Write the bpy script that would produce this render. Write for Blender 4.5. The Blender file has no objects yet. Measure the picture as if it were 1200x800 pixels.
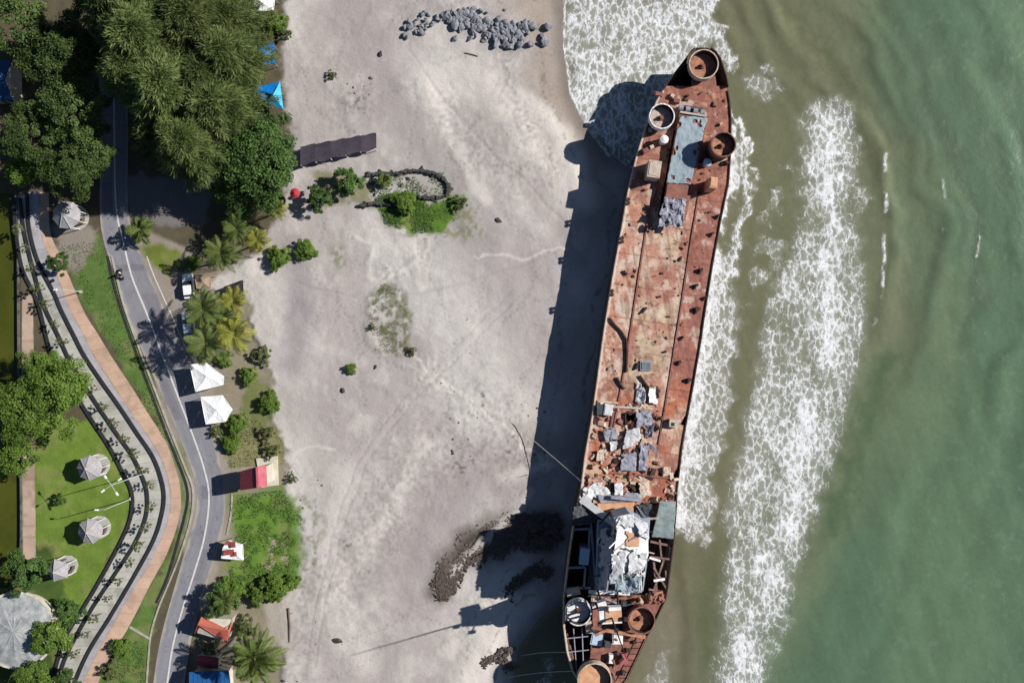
import bpy, bmesh, math, random
import numpy as np
from mathutils import Vector, Matrix

random.seed(7)
RS = np.random.RandomState(11)
S = bpy.context.scene
COL = S.collection
PX, HC = 7.5, 130.0

def P(u, v, z=0.0):
    k = (1 - z / HC) / PX
    return Vector(((u - 600) * k, (400 - v) * k, z))

# ------------------------------------------------------------------ noise
_R = RS.rand(256, 256)
def vnoise(x, y, seed=0):
    x = x + seed * 17.31; y = y + seed * 9.77
    xi = np.floor(x).astype(np.int64); yi = np.floor(y).astype(np.int64)
    fx = x - xi; fy = y - yi
    fx = fx * fx * (3 - 2 * fx); fy = fy * fy * (3 - 2 * fy)
    a = _R[xi & 255, yi & 255]; b = _R[(xi + 1) & 255, yi & 255]
    c = _R[xi & 255, (yi + 1) & 255]; d = _R[(xi + 1) & 255, (yi + 1) & 255]
    return (a * (1 - fx) + b * fx) * (1 - fy) + (c * (1 - fx) + d * fx) * fy
def fbm(x, y, s, o=4, seed=0, g=.5):
    t = 0; amp = 1; tot = 0; f = 1.0 / s
    for i in range(o):
        t = t + amp * vnoise(x * f, y * f, seed + i * 3); tot += amp; amp *= g; f *= 2.03
    return t / tot
def sstep(a, b, x):
    t = np.clip((x - a) / (b - a), 0, 1); return t * t * (3 - 2 * t)
def lin(c):
    c = c / 255.0
    return c / 12.92 if c <= .04045 else ((c + .055) / 1.055) ** 2.4
EXPO = 1.35
def A(r, g, b):
    return (lin(r) / EXPO, lin(g) / EXPO, lin(b) / EXPO)
def seg_dist(U, V, pts, closed=False):
    d = np.full(U.shape, 1e9)
    n = len(pts)
    for i in range(n if closed else n - 1):
        x0, y0 = pts[i]; x1, y1 = pts[(i + 1) % n]
        dx, dy = x1 - x0, y1 - y0
        L = dx * dx + dy * dy + 1e-9
        t = np.clip(((U - x0) * dx + (V - y0) * dy) / L, 0, 1)
        d = np.minimum(d, np.hypot(U - x0 - t * dx, V - y0 - t * dy))
    return d
def inside(U, V, pts):
    r = np.zeros(U.shape, bool); n = len(pts)
    for i in range(n):
        x0, y0 = pts[i]; x1, y1 = pts[(i + 1) % n]
        if y0 == y1: continue
        c = ((y0 > V) != (y1 > V)) & (U < (x1 - x0) * (V - y0) / (y1 - y0) + x0)
        r ^= c
    return r
def pmask(U, V, pts, soft=4, bias=0):
    """1 inside the polygon, fading over `soft`"""
    xs = [p[0] for p in pts]; ys = [p[1] for p in pts]; m = soft + abs(bias) + 14
    out = np.zeros(U.shape)
    sel = (U > min(xs) - m) & (U < max(xs) + m) & (V > min(ys) - m) & (V < max(ys) + m)
    if not sel.any(): return out
    u = U[sel]; v = V[sel]
    d = seg_dist(u, v, pts, True); d = np.where(inside(u, v, pts), d, -d) + bias
    out[sel] = sstep(-soft, soft, d)
    return out
def lmask(U, V, pts, w, soft=None):
    soft = soft or w
    out = np.zeros(U.shape)
    xs = [p[0] for p in pts]; ys = [p[1] for p in pts]; m = w + soft + 2
    sel = (U > min(xs) - m) & (U < max(xs) + m) & (V > min(ys) - m) & (V < max(ys) + m)
    if sel.any():
        out[sel] = 1 - sstep(max(0, w - soft), w + soft, seg_dist(U[sel], V[sel], pts))
    return out
def spline(pts, step=3.0):
    """Catmull-Rom resampling of a polyline"""
    pts = [np.array(p, float) for p in pts]
    q = [2 * pts[0] - pts[1]] + pts + [2 * pts[-1] - pts[-2]]
    out = []
    for i in range(1, len(q) - 2):
        p0, p1, p2, p3 = q[i - 1:i + 3]
        n = max(1, int(np.linalg.norm(p2 - p1) / step))
        for j in range(n):
            t = j / n
            out.append(.5 * (2 * p1 + (p2 - p0) * t + (2 * p0 - 5 * p1 + 4 * p2 - p3) * t * t + (3 * p1 - p0 - 3 * p2 + p3) * t ** 3))
    out.append(pts[-1])
    return out
def resample(pts, n):
    pts = np.array(pts, float)
    s = np.concatenate([[0], np.cumsum(np.hypot(*np.diff(pts, axis=0).T))])
    t = np.linspace(0, s[-1], n)
    return np.stack([np.interp(t, s, pts[:, i]) for i in range(pts.shape[1])], 1)

# ------------------------------------------------------------------ mesh building
class MB:
    def __init__(s): s.v = []; s.f = []
    def add(s, vs, fs):
        o = len(s.v); s.v += [tuple(p) for p in vs]; s.f += [tuple(i + o for i in f) for f in fs]; return s
    def box(s, c, d, rz=0, rx=0, ry=0, taper=1.0):
        M = Matrix.Rotation(rz, 3, 'Z') @ Matrix.Rotation(ry, 3, 'Y') @ Matrix.Rotation(rx, 3, 'X')
        vs = []
        for z in (-.5, .5):
            t = taper if z > 0 else 1
            for x, y in ((-.5, -.5), (.5, -.5), (.5, .5), (-.5, .5)):
                vs.append(Vector(c) + M @ Vector((x * d[0] * t, y * d[1] * t, z * d[2])))
        return s.add(vs, [(3, 2, 1, 0), (4, 5, 6, 7), (0, 1, 5, 4), (1, 2, 6, 5), (2, 3, 7, 6), (3, 0, 4, 7)])
    def prism(s, poly, z0, z1):
        """poly: world xy points; z0/z1 numbers or lists"""
        n = len(poly)
        Z0 = z0 if isinstance(z0, (list, tuple)) else [z0] * n
        Z1 = z1 if isinstance(z1, (list, tuple)) else [z1] * n
        vs = [(p[0], p[1], Z0[i]) for i, p in enumerate(poly)] + [(p[0], p[1], Z1[i]) for i, p in enumerate(poly)]
        area = sum(poly[i][0] * poly[(i + 1) % n][1] - poly[(i + 1) % n][0] * poly[i][1] for i in range(n))
        fs = [tuple(range(n - 1, -1, -1)), tuple(range(n, 2 * n))] + [(i, (i + 1) % n, n + (i + 1) % n, n + i) for i in range(n)]
        if area < 0: fs = [tuple(reversed(f)) for f in fs]
        return s.add(vs, fs)
    def cyl(s, c, r, h, n=20, r2=None, cap=True):
        r2 = r if r2 is None else r2
        vs = []
        for z, rr in ((0, r), (h, r2)):
            for i in range(n):
                a = 2 * math.pi * i / n
                vs.append((c[0] + rr * math.cos(a), c[1] + rr * math.sin(a), c[2] + z))
        fs = [(i, (i + 1) % n, n + (i + 1) % n, n + i) for i in range(n)]
        if cap: fs += [tuple(range(n - 1, -1, -1)), tuple(range(n, 2 * n))]
        return s.add(vs, fs)
    def ring(s, c, r0, r1, h, n=40, jag=0, gap=None):
        """hollow wall"""
        vs = []; 
        for i in range(n):
            a = 2 * math.pi * i / n
            hh = h - (jag * random.random() if jag else 0)
            for r, z in ((r0, 0), (r1, 0), (r1, hh), (r0, hh)):
                vs.append((c[0] + r * math.cos(a), c[1] + r * math.sin(a), c[2] + z))
        fs = []
        for i in range(n):
            if gap and gap[0] <= i < gap[1]: continue
            j = (i + 1) % n
            for k in range(4):
                l = (k + 1) % 4
                fs.append((4 * i + k, 4 * j + k, 4 * j + l, 4 * i + l))
        return s.add(vs, fs)
    def tube(s, pts, r, n=6, r2=None):
        pts = [Vector(p) for p in pts]; m = len(pts); vs = []; fs = []
        for i, p in enumerate(pts):
            d = (pts[min(i + 1, m - 1)] - pts[max(i - 1, 0)]).normalized()
            a = d.orthogonal().normalized() if abs(d.z) > .9 else d.cross(Vector((0, 0, 1))).normalized()
            b = d.cross(a)
            rr = r if r2 is None else r + (r2 - r) * i / (m - 1)
            for k in range(n):
                t = 2 * math.pi * k / n
                vs.append(p + a * rr * math.cos(t) + b * rr * math.sin(t))
        for i in range(m - 1):
            for k in range(n):
                l = (k + 1) % n
                fs.append((i * n + k, i * n + l, (i + 1) * n + l, (i + 1) * n + k))
        fs += [tuple(range(n - 1, -1, -1)), tuple((m - 1) * n + k for k in range(n))]
        return s.add(vs, fs)
    def beam(s, a, b, w, h):
        a = Vector(a); b = Vector(b); d = b - a
        L = d.length; rz = math.atan2(d.y, d.x); ry = -math.asin(max(-1, min(1, d.z / L)))
        return s.box((a + b) / 2, (L, w, h), rz, 0, ry)
    def build(s, name, mat, parent=None, smooth=False, org=None):
        o0 = Vector(org) if org is not None else (world_loc(parent) if parent else Vector((0, 0, 0)))
        me = bpy.data.meshes.new(name)
        me.from_pydata([tuple(Vector(p) - o0) for p in s.v], [], s.f)
        me.materials.append(mat)
        if smooth:
            me.polygons.foreach_set('use_smooth', [True] * len(me.polygons))
        o = bpy.data.objects.new(name, me); COL.objects.link(o)
        if parent: o.parent = parent
        elif org is not None: o.location = o0
        return o
def world_loc(o):
    l = Vector((0, 0, 0))
    while o is not None:
        l += o.location; o = o.parent
    return l
def np_mesh(name, V, F, mat, parent=None, attrs=None, smooth=False):
    """V (n,3), F (m,3 or 4)"""
    me = bpy.data.meshes.new(name)
    V = np.asarray(V, np.float32); F = np.asarray(F, np.int32); k = F.shape[1]
    me.vertices.add(len(V)); me.vertices.foreach_set('co', V.ravel())
    me.loops.add(F.size); me.loops.foreach_set('vertex_index', F.ravel())
    me.polygons.add(len(F)); me.polygons.foreach_set('loop_start', np.arange(0, F.size, k, dtype=np.int32))
    if smooth: me.polygons.foreach_set('use_smooth', np.ones(len(F), bool))
    for an, arr in (attrs or {}).items():
        arr = np.asarray(arr, np.float32)
        if arr.ndim == 1:
            at = me.attributes.new(an, 'FLOAT', 'POINT'); at.data.foreach_set('value', arr)
        else:
            at = me.attributes.new(an, 'FLOAT_COLOR', 'POINT')
            at.data.foreach_set('color', np.concatenate([arr, np.ones((len(arr), 1), np.float32)], 1).ravel())
    me.materials.append(mat); me.update(calc_edges=True); me.validate()
    if name is None: return me
    o = bpy.data.objects.new(name, me); COL.objects.link(o)
    if parent: o.parent = parent
    return o
def tag(o, label=None, cat=None, group=None, kind=None):
    if label: o['label'] = label
    if cat: o['category'] = cat
    if group: o['group'] = group
    if kind: o['kind'] = kind
    return o
def thing(name, loc, label, cat, group=None, rz=0):
    o = bpy.data.objects.new(name, None); COL.objects.link(o)
    o.empty_display_size = .3
    o.location = loc; o.rotation_euler = (0, 0, rz)
    return tag(o, label, cat, group)
def link_copy(src, parent=None):
    c = src.copy(); COL.objects.link(c)
    if parent: c.parent = parent
    return c
def dup(root, loc, rz=0, sc=1.0, label=None, group=None):
    r = link_copy(root); r.location = loc; r.rotation_euler = (0, 0, rz); r.scale = (sc,) * 3 if not isinstance(sc, tuple) else sc
    if label: r['label'] = label
    if group: r['group'] = group
    for ch in list(root.children):
        c = link_copy(ch, r)
        for g in list(ch.children): link_copy(g, c)
    return r

# ------------------------------------------------------------------ materials
def newmat(name):
    m = bpy.data.materials.new(name); m.use_nodes = True
    nt = m.node_tree; b = nt.nodes['Principled BSDF']
    return m, nt, b
def N(nt, t, **kw):
    n = nt.nodes.new(t)
    for k, v in kw.items():
        if k in n.inputs: n.inputs[k].default_value = v
        else: setattr(n, k, v)
    return n
def ramp(nt, fac, stops):
    r = nt.nodes.new('ShaderNodeValToRGB')
    while len(r.color_ramp.elements) > 1: r.color_ramp.elements.remove(r.color_ramp.elements[-1])
    for i, (p, c) in enumerate(stops):
        e = r.color_ramp.elements[0] if i == 0 else r.color_ramp.elements.new(p)
        e.position = p; e.color = (c[0], c[1], c[2], 1) if len(c) > 2 else (c[0],) * 3 + (1,)
    nt.links.new(fac, r.inputs[0]); return r.outputs[0]
def pm(name, c1, c2=None, c3=None, scale=1.0, rough=.85, bump=.3, bscale=8, metal=0, stretch=None, spots=.5):
    """patchy weathered surface: c1 mostly, c2 in blotches, c3 in finer speckles"""
    m, nt, b = newmat(name)
    tc = N(nt, 'ShaderNodeTexCoord'); vec = tc.outputs['Object']
    if stretch:
        mp = N(nt, 'ShaderNodeMapping'); mp.inputs['Scale'].default_value = stretch
        nt.links.new(vec, mp.inputs[0]); vec = mp.outputs[0]
    n1 = N(nt, 'ShaderNodeTexNoise', Scale=scale, Detail=8, Roughness=.65); nt.links.new(vec, n1.inputs['Vector'])
    c2 = c2 or tuple(x * .75 for x in c1); c3 = c3 or tuple(x * .6 for x in c1)
    col = ramp(nt, n1.outputs[0], [(.5 - .14 + (spots - .5), c2), (.5 + .1 + (spots - .5), c1)])
    n2 = N(nt, 'ShaderNodeTexNoise', Scale=scale * 5.3, Detail=5, Roughness=.7); nt.links.new(vec, n2.inputs['Vector'])
    f2 = ramp(nt, n2.outputs[0], [(.55, (0,)), (.72, (1,))])
    mx = N(nt, 'ShaderNodeMix', data_type='RGBA'); mx.inputs[7].default_value = (*c3, 1)
    ml = N(nt, 'ShaderNodeMath', operation='MULTIPLY'); ml.inputs[1].default_value = .7
    nt.links.new(f2, ml.inputs[0]); nt.links.new(ml.outputs[0], mx.inputs[0]); nt.links.new(col, mx.inputs[6])
    nt.links.new(mx.outputs[2], b.inputs['Base Color'])
    b.inputs['Roughness'].default_value = rough; b.inputs['Metallic'].default_value = metal
    b.inputs['Specular IOR Level'].default_value = .3
    if bump:
        n3 = N(nt, 'ShaderNodeTexNoise', Scale=bscale, Detail=6); nt.links.new(vec, n3.inputs['Vector'])
        bp = N(nt, 'ShaderNodeBump', Strength=bump, Distance=.08); nt.links.new(n3.outputs[0], bp.inputs['Height'])
        nt.links.new(bp.outputs[0], b.inputs['Normal'])
    return m
def attr_mat(name, rough=.9, fine=2.5, famt=.25, bump=.5, bscale=3, spec=.25, bdist=.15):
    m, nt, b = newmat(name)
    at = N(nt, 'ShaderNodeAttribute', attribute_name='Col')
    tc = N(nt, 'ShaderNodeTexCoord')
    n = N(nt, 'ShaderNodeTexNoise', Scale=fine, Detail=9, Roughness=.75); nt.links.new(tc.outputs['Object'], n.inputs['Vector'])
    mr = N(nt, 'ShaderNodeMapRange'); mr.inputs[1].default_value = .25; mr.inputs[2].default_value = .75
    mr.inputs[3].default_value = 1 - famt; mr.inputs[4].default_value = 1 + famt
    nt.links.new(n.outputs[0], mr.inputs[0])
    vm = N(nt, 'ShaderNodeVectorMath', operation='SCALE'); nt.links.new(at.outputs['Color'], vm.inputs[0]); nt.links.new(mr.outputs[0], vm.inputs['Scale'])
    nt.links.new(vm.outputs[0], b.inputs['Base Color'])
    b.inputs['Roughness'].default_value = rough; b.inputs['Specular IOR Level'].default_value = spec
    n3 = N(nt, 'ShaderNodeTexNoise', Scale=bscale, Detail=8, Roughness=.65); nt.links.new(tc.outputs['Object'], n3.inputs['Vector'])
    bp = N(nt, 'ShaderNodeBump', Strength=bump, Distance=bdist); nt.links.new(n3.outputs[0], bp.inputs['Height'])
    nt.links.new(bp.outputs[0], b.inputs['Normal'])
    return m
def leaf_mat(name, dark, mid, light, transl=.25, vary=.25):
    m, nt, b = newmat(name)
    at = N(nt, 'ShaderNodeAttribute', attribute_name='tint')
    col = ramp(nt, at.outputs['Fac'], [(0, dark), (.5, mid), (1, light)])
    oi = N(nt, 'ShaderNodeObjectInfo')
    mr = N(nt, 'ShaderNodeMapRange'); mr.inputs[3].default_value = 1 - vary; mr.inputs[4].default_value = 1 + vary
    nt.links.new(oi.outputs['Random'], mr.inputs[0])
    vm = N(nt, 'ShaderNodeVectorMath', operation='SCALE'); nt.links.new(col, vm.inputs[0]); nt.links.new(mr.outputs[0], vm.inputs['Scale'])
    nt.links.new(vm.outputs[0], b.inputs['Base Color'])
    b.inputs['Roughness'].default_value = .6; b.inputs['Specular IOR Level'].default_value = .12
    tr = N(nt, 'ShaderNodeBsdfTranslucent'); nt.links.new(vm.outputs[0], tr.inputs[0])
    ms = N(nt, 'ShaderNodeMixShader'); ms.inputs[0].default_value = transl
    out = nt.nodes['Material Output']
    nt.links.new(b.outputs[0], ms.inputs[1]); nt.links.new(tr.outputs[0], ms.inputs[2]); nt.links.new(ms.outputs[0], out.inputs[0])
    return m

M = {}
M['asphalt'] = pm('asphalt', A(150, 148, 155), A(138, 136, 143), A(160, 158, 164), .25, .9, .2, 12)
M['line'] = pm('road paint', A(232, 230, 226), A(190, 188, 186), A(165, 163, 163), 1.5, .7, 0, spots=.42)
M['paving'] = pm('promenade paving', A(196, 193, 183), A(178, 176, 166), A(160, 158, 150), .6, .9, .2)
M['greypath'] = pm('grey path paving', A(170, 165, 170), A(155, 150, 155), A(140, 136, 140), .5, .9, .2)
M['orange'] = pm('orange brick paving', A(214, 176, 146), A(200, 156, 128), A(192, 164, 142), .9, .9, .3, 14)
M['tan'] = pm('tan walkway paving', A(184, 160, 138), A(160, 138, 118), A(150, 120, 105), 1.2, .9, .3, 10)
M['black'] = pm('black painted concrete', (.018, .019, .021), (.028, .028, .03), (.05, .05, .05), 1, .7, .2)
M['kerb'] = pm('pale kerb concrete', A(190, 186, 172), A(160, 156, 140), None, 1.0, .9, .2)
M['wall'] = pm('canal wall concrete', A(120, 118, 112), A(70, 70, 66), None, .8, .9, .3)
M['bark'] = pm('bark', (.10, .075, .055), (.06, .045, .035), None, 4, .95, .6)
M['palmbark'] = pm('palm bark', (.19, .16, .13), (.12, .10, .08), None, 4, .95, .6)
M['white'] = pm('white canopy fabric', (.80, .80, .79), (.72, .72, .71), (.6, .6, .58), 1.2, .6, .15, 3)
M['whitepaint'] = pm('white paint', (.80, .80, .78), (.62, .61, .58), (.45, .40, .36), 1.4, .5, .1)
M['cream'] = pm('cream concrete', A(226, 218, 200), A(205, 196, 176), A(180, 168, 150), .8, .85, .2)
M['lamppaint'] = pm('weathered lamp paint', (.50, .51, .50), (.40, .41, .40), None, 2, .5, .1)
M['steel'] = pm('grey steel post', (.35, .35, .35), (.25, .25, .25), None, 3, .5, .1)
M['maroon'] = pm('red metal roofing', A(158, 72, 84), A(138, 58, 70), A(172, 100, 104), 1.2, .55, .2, 6)
M['pink'] = pm('pink plate and sunlit roof red', A(200, 110, 120), A(188, 92, 104), None, 1.2, .6, .2, 6)  # lighter copy of the roof red for the slope facing the sun
M['orangeroof'] = pm('orange clay tile', A(214, 122, 100), A(196, 100, 84), A(186, 128, 112), .9, .8, .5, 9)
M['redcloth'] = pm('red fabric', A(196, 60, 70), A(170, 48, 58), None, 2, .7, .1)
M['redbrown'] = pm('red brown panel', A(176, 88, 72), A(140, 66, 54), None, 2.0, .7, .1)
M['blueroof'] = pm('blue metal roofing', A(40, 100, 160), A(34, 84, 140), A(90, 130, 170), 1.0, .5, .1)
M['bluetarp'] = pm('blue tarpaulin', A(10, 140, 225), A(10, 120, 205), A(60, 170, 235), 1.0, .45, .3, 3)
M['cyantarp'] = pm('cyan tarpaulin', A(40, 190, 240), A(30, 160, 225), None, 1.0, .45, .3, 3)
M['roofgrey'] = pm('grey shingle roof', A(190, 184, 186), A(160, 155, 159), A(140, 136, 140), 1.3, .85, .4, 7)
M['plaza'] = pm('weathered roof', A(190, 192, 190), A(142, 146, 148), A(104, 106, 108), .8, .9, .3)
M['shade'] = pm('dark shade net', A(84, 76, 86), A(58, 54, 66), A(52, 50, 60), .35, .9, .5, 5)
M['darkroof'] = pm('dark corrugated roof', (.03, .03, .035), (.02, .02, .024), None, 1.0, .7, .2)
M['blacksheet'] = pm('black sheet', (.02, .02, .022), (.03, .03, .033), None, 1.0, .6, .3, 3)
M['wood'] = pm('weathered wood', (.16, .12, .09), (.10, .075, .06), None, 3, .9, .4)
M['glass'] = pm('dark glass', (.02, .024, .028), (.02, .024, .028), (.03, .03, .03), 1, .1, 0)
M['tyre'] = pm('rubber', (.02, .02, .02), None, None, 2, .85, .1)
M['carwhite'] = pm('white car paint', (.78, .79, .80), (.74, .75, .76), (.7, .7, .7), .5, .25, 0)
M['carblue'] = pm('pale blue car paint', (.45, .55, .66), (.42, .52, .63), (.4, .5, .6), .5, .25, 0)
M['rock'] = pm('boulder stone', (.25, .255, .27), (.15, .155, .175), (.10, .105, .12), 1.4, .9, .6, 5)
M['darkrock'] = pm('dark stone', (.075, .07, .068), (.045, .042, .042), None, 2, .95, .6, 5)
M['debris'] = pm('dark brown wrack', (.11, .085, .07), (.07, .055, .046), (.15, .12, .10), 2, .95, .8, 5)
M['skin'] = pm('skin', (.30, .17, .11), (.28, .16, .10), (.27, .15, .1), 2, .6, 0)
M['shirt'] = pm('white shirt', (.75, .76, .78), (.7, .7, .72), None, 3, .8, .1)
M['trousers'] = pm('dark trousers', (.02, .022, .03), None, None, 3, .85, .1)
M['rope'] = pm('pale rope', (.42, .38, .33), (.34, .31, .27), None, 3, .9, 0)
# ship
M['hull'] = pm('rusted hull plate', (.10, .075, .065), (.16, .07, .04), (.06, .05, .05), .35, .85, .4, 4, stretch=(1, 1, .35))
M['rust'] = pm('rust', A(166, 112, 96), A(126, 84, 76), A(200, 164, 146), .9, .9, .5, 6)
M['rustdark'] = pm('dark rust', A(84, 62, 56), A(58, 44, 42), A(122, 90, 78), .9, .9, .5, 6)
M['paleplate'] = pm('pale corroded plate', A(214, 200, 186), A(184, 142, 116), A(170, 104, 76), 1.1, .8, .4, 6, spots=.44)
M['tubpaint'] = pm('pale tub paint with rust', A(222, 208, 190), A(200, 154, 122), A(160, 104, 82), 1.0, .8, .4, 6, spots=.46)
M['tubfloor'] = pm('rusty tub floor', A(200, 148, 116), A(160, 104, 80), A(214, 180, 154), 1.3, .9, .4, 6)
M['ramp'] = pm('pale blue grey sheet', A(164, 180, 188), A(146, 162, 172), A(186, 194, 196), .7, .6, .35, 2.2, stretch=(1.6, .5, 1))
M['teal'] = pm('grey green plate', A(128, 142, 142), A(104, 116, 118), A(156, 166, 164), .7, .6, .3, 4)
M['greysheet'] = pm('grey scrap sheet', A(172, 172, 184), A(140, 140, 156), A(120, 112, 116), 1.2, .6, .4, 4)
M['whitesheet'] = pm('white scrap sheet', A(236, 236, 236), A(200, 198, 202), A(168, 140, 126), 1.0, .55, .25, 4, spots=.4)
M['roofwhite'] = pm('white flaking deckhouse roof', (.80, .80, .79), (.66, .62, .58), (.5, .36, .28), .55, .7, .3, 5, spots=.38)
M['housewall'] = pm('white deckhouse wall in shade tone', (.30, .33, .39), (.22, .24, .29), (.16, .13, .12), .8, .7, .3)  # white wall with its blue shade mixed into the base colour
M['darksheet'] = pm('charcoal plate', (.045, .05, .055), (.07, .075, .08), (.03, .03, .03), 1.2, .7, .4)
M['peach'] = pm('peach rusted top', A(232, 182, 142), A(214, 150, 112), A(236, 210, 184), 1.2, .8, .3)
# ================================================================== ground and sea
def axis(lo, hi, step, far):
    core = np.arange(lo, hi + step / 2, step)
    ext = [step * 1.5 * (1.35 ** i) for i in range(60)]
    e = np.cumsum(ext); e = e[e < far]
    e = np.append(e, far)
    return np.concatenate([lo - e[::-1], core, hi + e])
SHORE = [(659, -9000), (659, 0), (661, 55), (668, 108), (688, 150), (712, 182), (745, 198), (750, 300), (725, 450), (705, 600),
         (692, 690), (666, 704), (632, 726), (609, 757), (601, 800), (596, 900), (592, 9000)]
LAND = SHORE + [(-9000, 9000), (-9000, -9000)]
def grid(xs, ys):
    X, Y = np.meshgrid(xs, ys); nx, ny = len(xs), len(ys)
    i = np.arange(nx * ny).reshape(ny, nx)
    F = np.stack([i[:-1, :-1].ravel(), i[:-1, 1:].ravel(), i[1:, 1:].ravel(), i[1:, :-1].ravel()], 1)
    return X.ravel(), Y.ravel(), F

# promenade, road and path lines, in pixels of the ground plane
RAIL1 = [(16, 232), (20, 275), (27, 315), (45, 355), (62, 418), (85, 455), (107, 490), (130, 525), (147, 558), (154, 572), (156, 590), (151, 615), (133, 652), (110, 693), (92, 722), (75, 752), (62, 800), (56, 840)]
RAIL2 = [(24, 232), (30, 275), (45, 335), (54, 362), (70, 395), (85, 427), (110, 467), (137, 507), (155, 532), (167, 557), (173, 577), (172, 604), (159, 636), (137, 670), (114, 704), (94, 738), (76, 774), (66, 810), (60, 840)]
RAIL3 = [(32, 225), (35, 267), (45, 305), (65, 345), (72, 362), (87, 392), (100, 417), (120, 447), (140, 475), (160, 505), (180, 535), (190, 562), (193, 582), (190, 604), (181, 632), (159, 673), (130, 722), (104, 764), (86, 806), (78, 840)]
ORG_L = [(47, 225), (48, 270), (60, 305), (82, 362), (98, 392), (112, 420), (133, 452), (155, 485), (175, 513), (190, 540), (199, 572), (198, 605), (182, 647), (159, 686), (130, 735), (106, 780), (92, 815), (86, 840)]
ORG_R = [(57.5, 225), (59.5, 272), (73.5, 305), (97.5, 362), (115.5, 392), (132.5, 420), (152.5, 450), (174.5, 485), (193.5, 515), (204.5, 543), (211.5, 572), (210.5, 605), (196.5, 647), (175.5, 686), (150.5, 735), (123.5, 780), (110.5, 815), (103.5, 840)]
DRAIN = [(126, 300), (131, 325), (141, 360), (160, 415), (175, 455), (192, 500), (212, 550), (219, 572), (219, 592), (209, 632), (196, 676), (183, 706)]
KERB = [(131, 300), (137, 325), (146, 360), (165, 413), (181, 455), (198, 500), (218, 550), (226, 574), (224, 606), (211, 650), (198, 683), (186, 712), (177, 742), (174, 772), (170, 830)]
ROAD_L = [(112, -40), (115, 60), (118, 150), (117, 240), (121, 280), (134, 320), (148, 365), (166, 410), (184, 450), (202, 492), (223, 545), (230, 575), (228, 606), (215, 652), (201, 700), (189, 745), (181, 790), (174, 850)]
ROAD_R = [(146, -40), (148, 60), (150, 150), (150, 240), (158, 280), (175, 322), (194, 365), (215, 408), (232, 450), (247, 495), (259, 545), (264, 580), (261, 618), (249, 662), (236, 705), (224, 750), (216, 800), (206, 850)]
ROAD_C = [(131, -40), (133, 60), (134, 150), (136, 240), (145, 285), (155, 325), (172, 367), (190, 415), (207, 460), (225, 507), (239, 548), (245, 582), (240, 627), (228, 670), (215, 710), (203, 755), (196, 800), (188, 850)]
CANAL = [(-700, 218), (18, 226), (21, 290), (22, 440), (24, 520), (24, 650), (10, 690), (-700, 690)]

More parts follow.
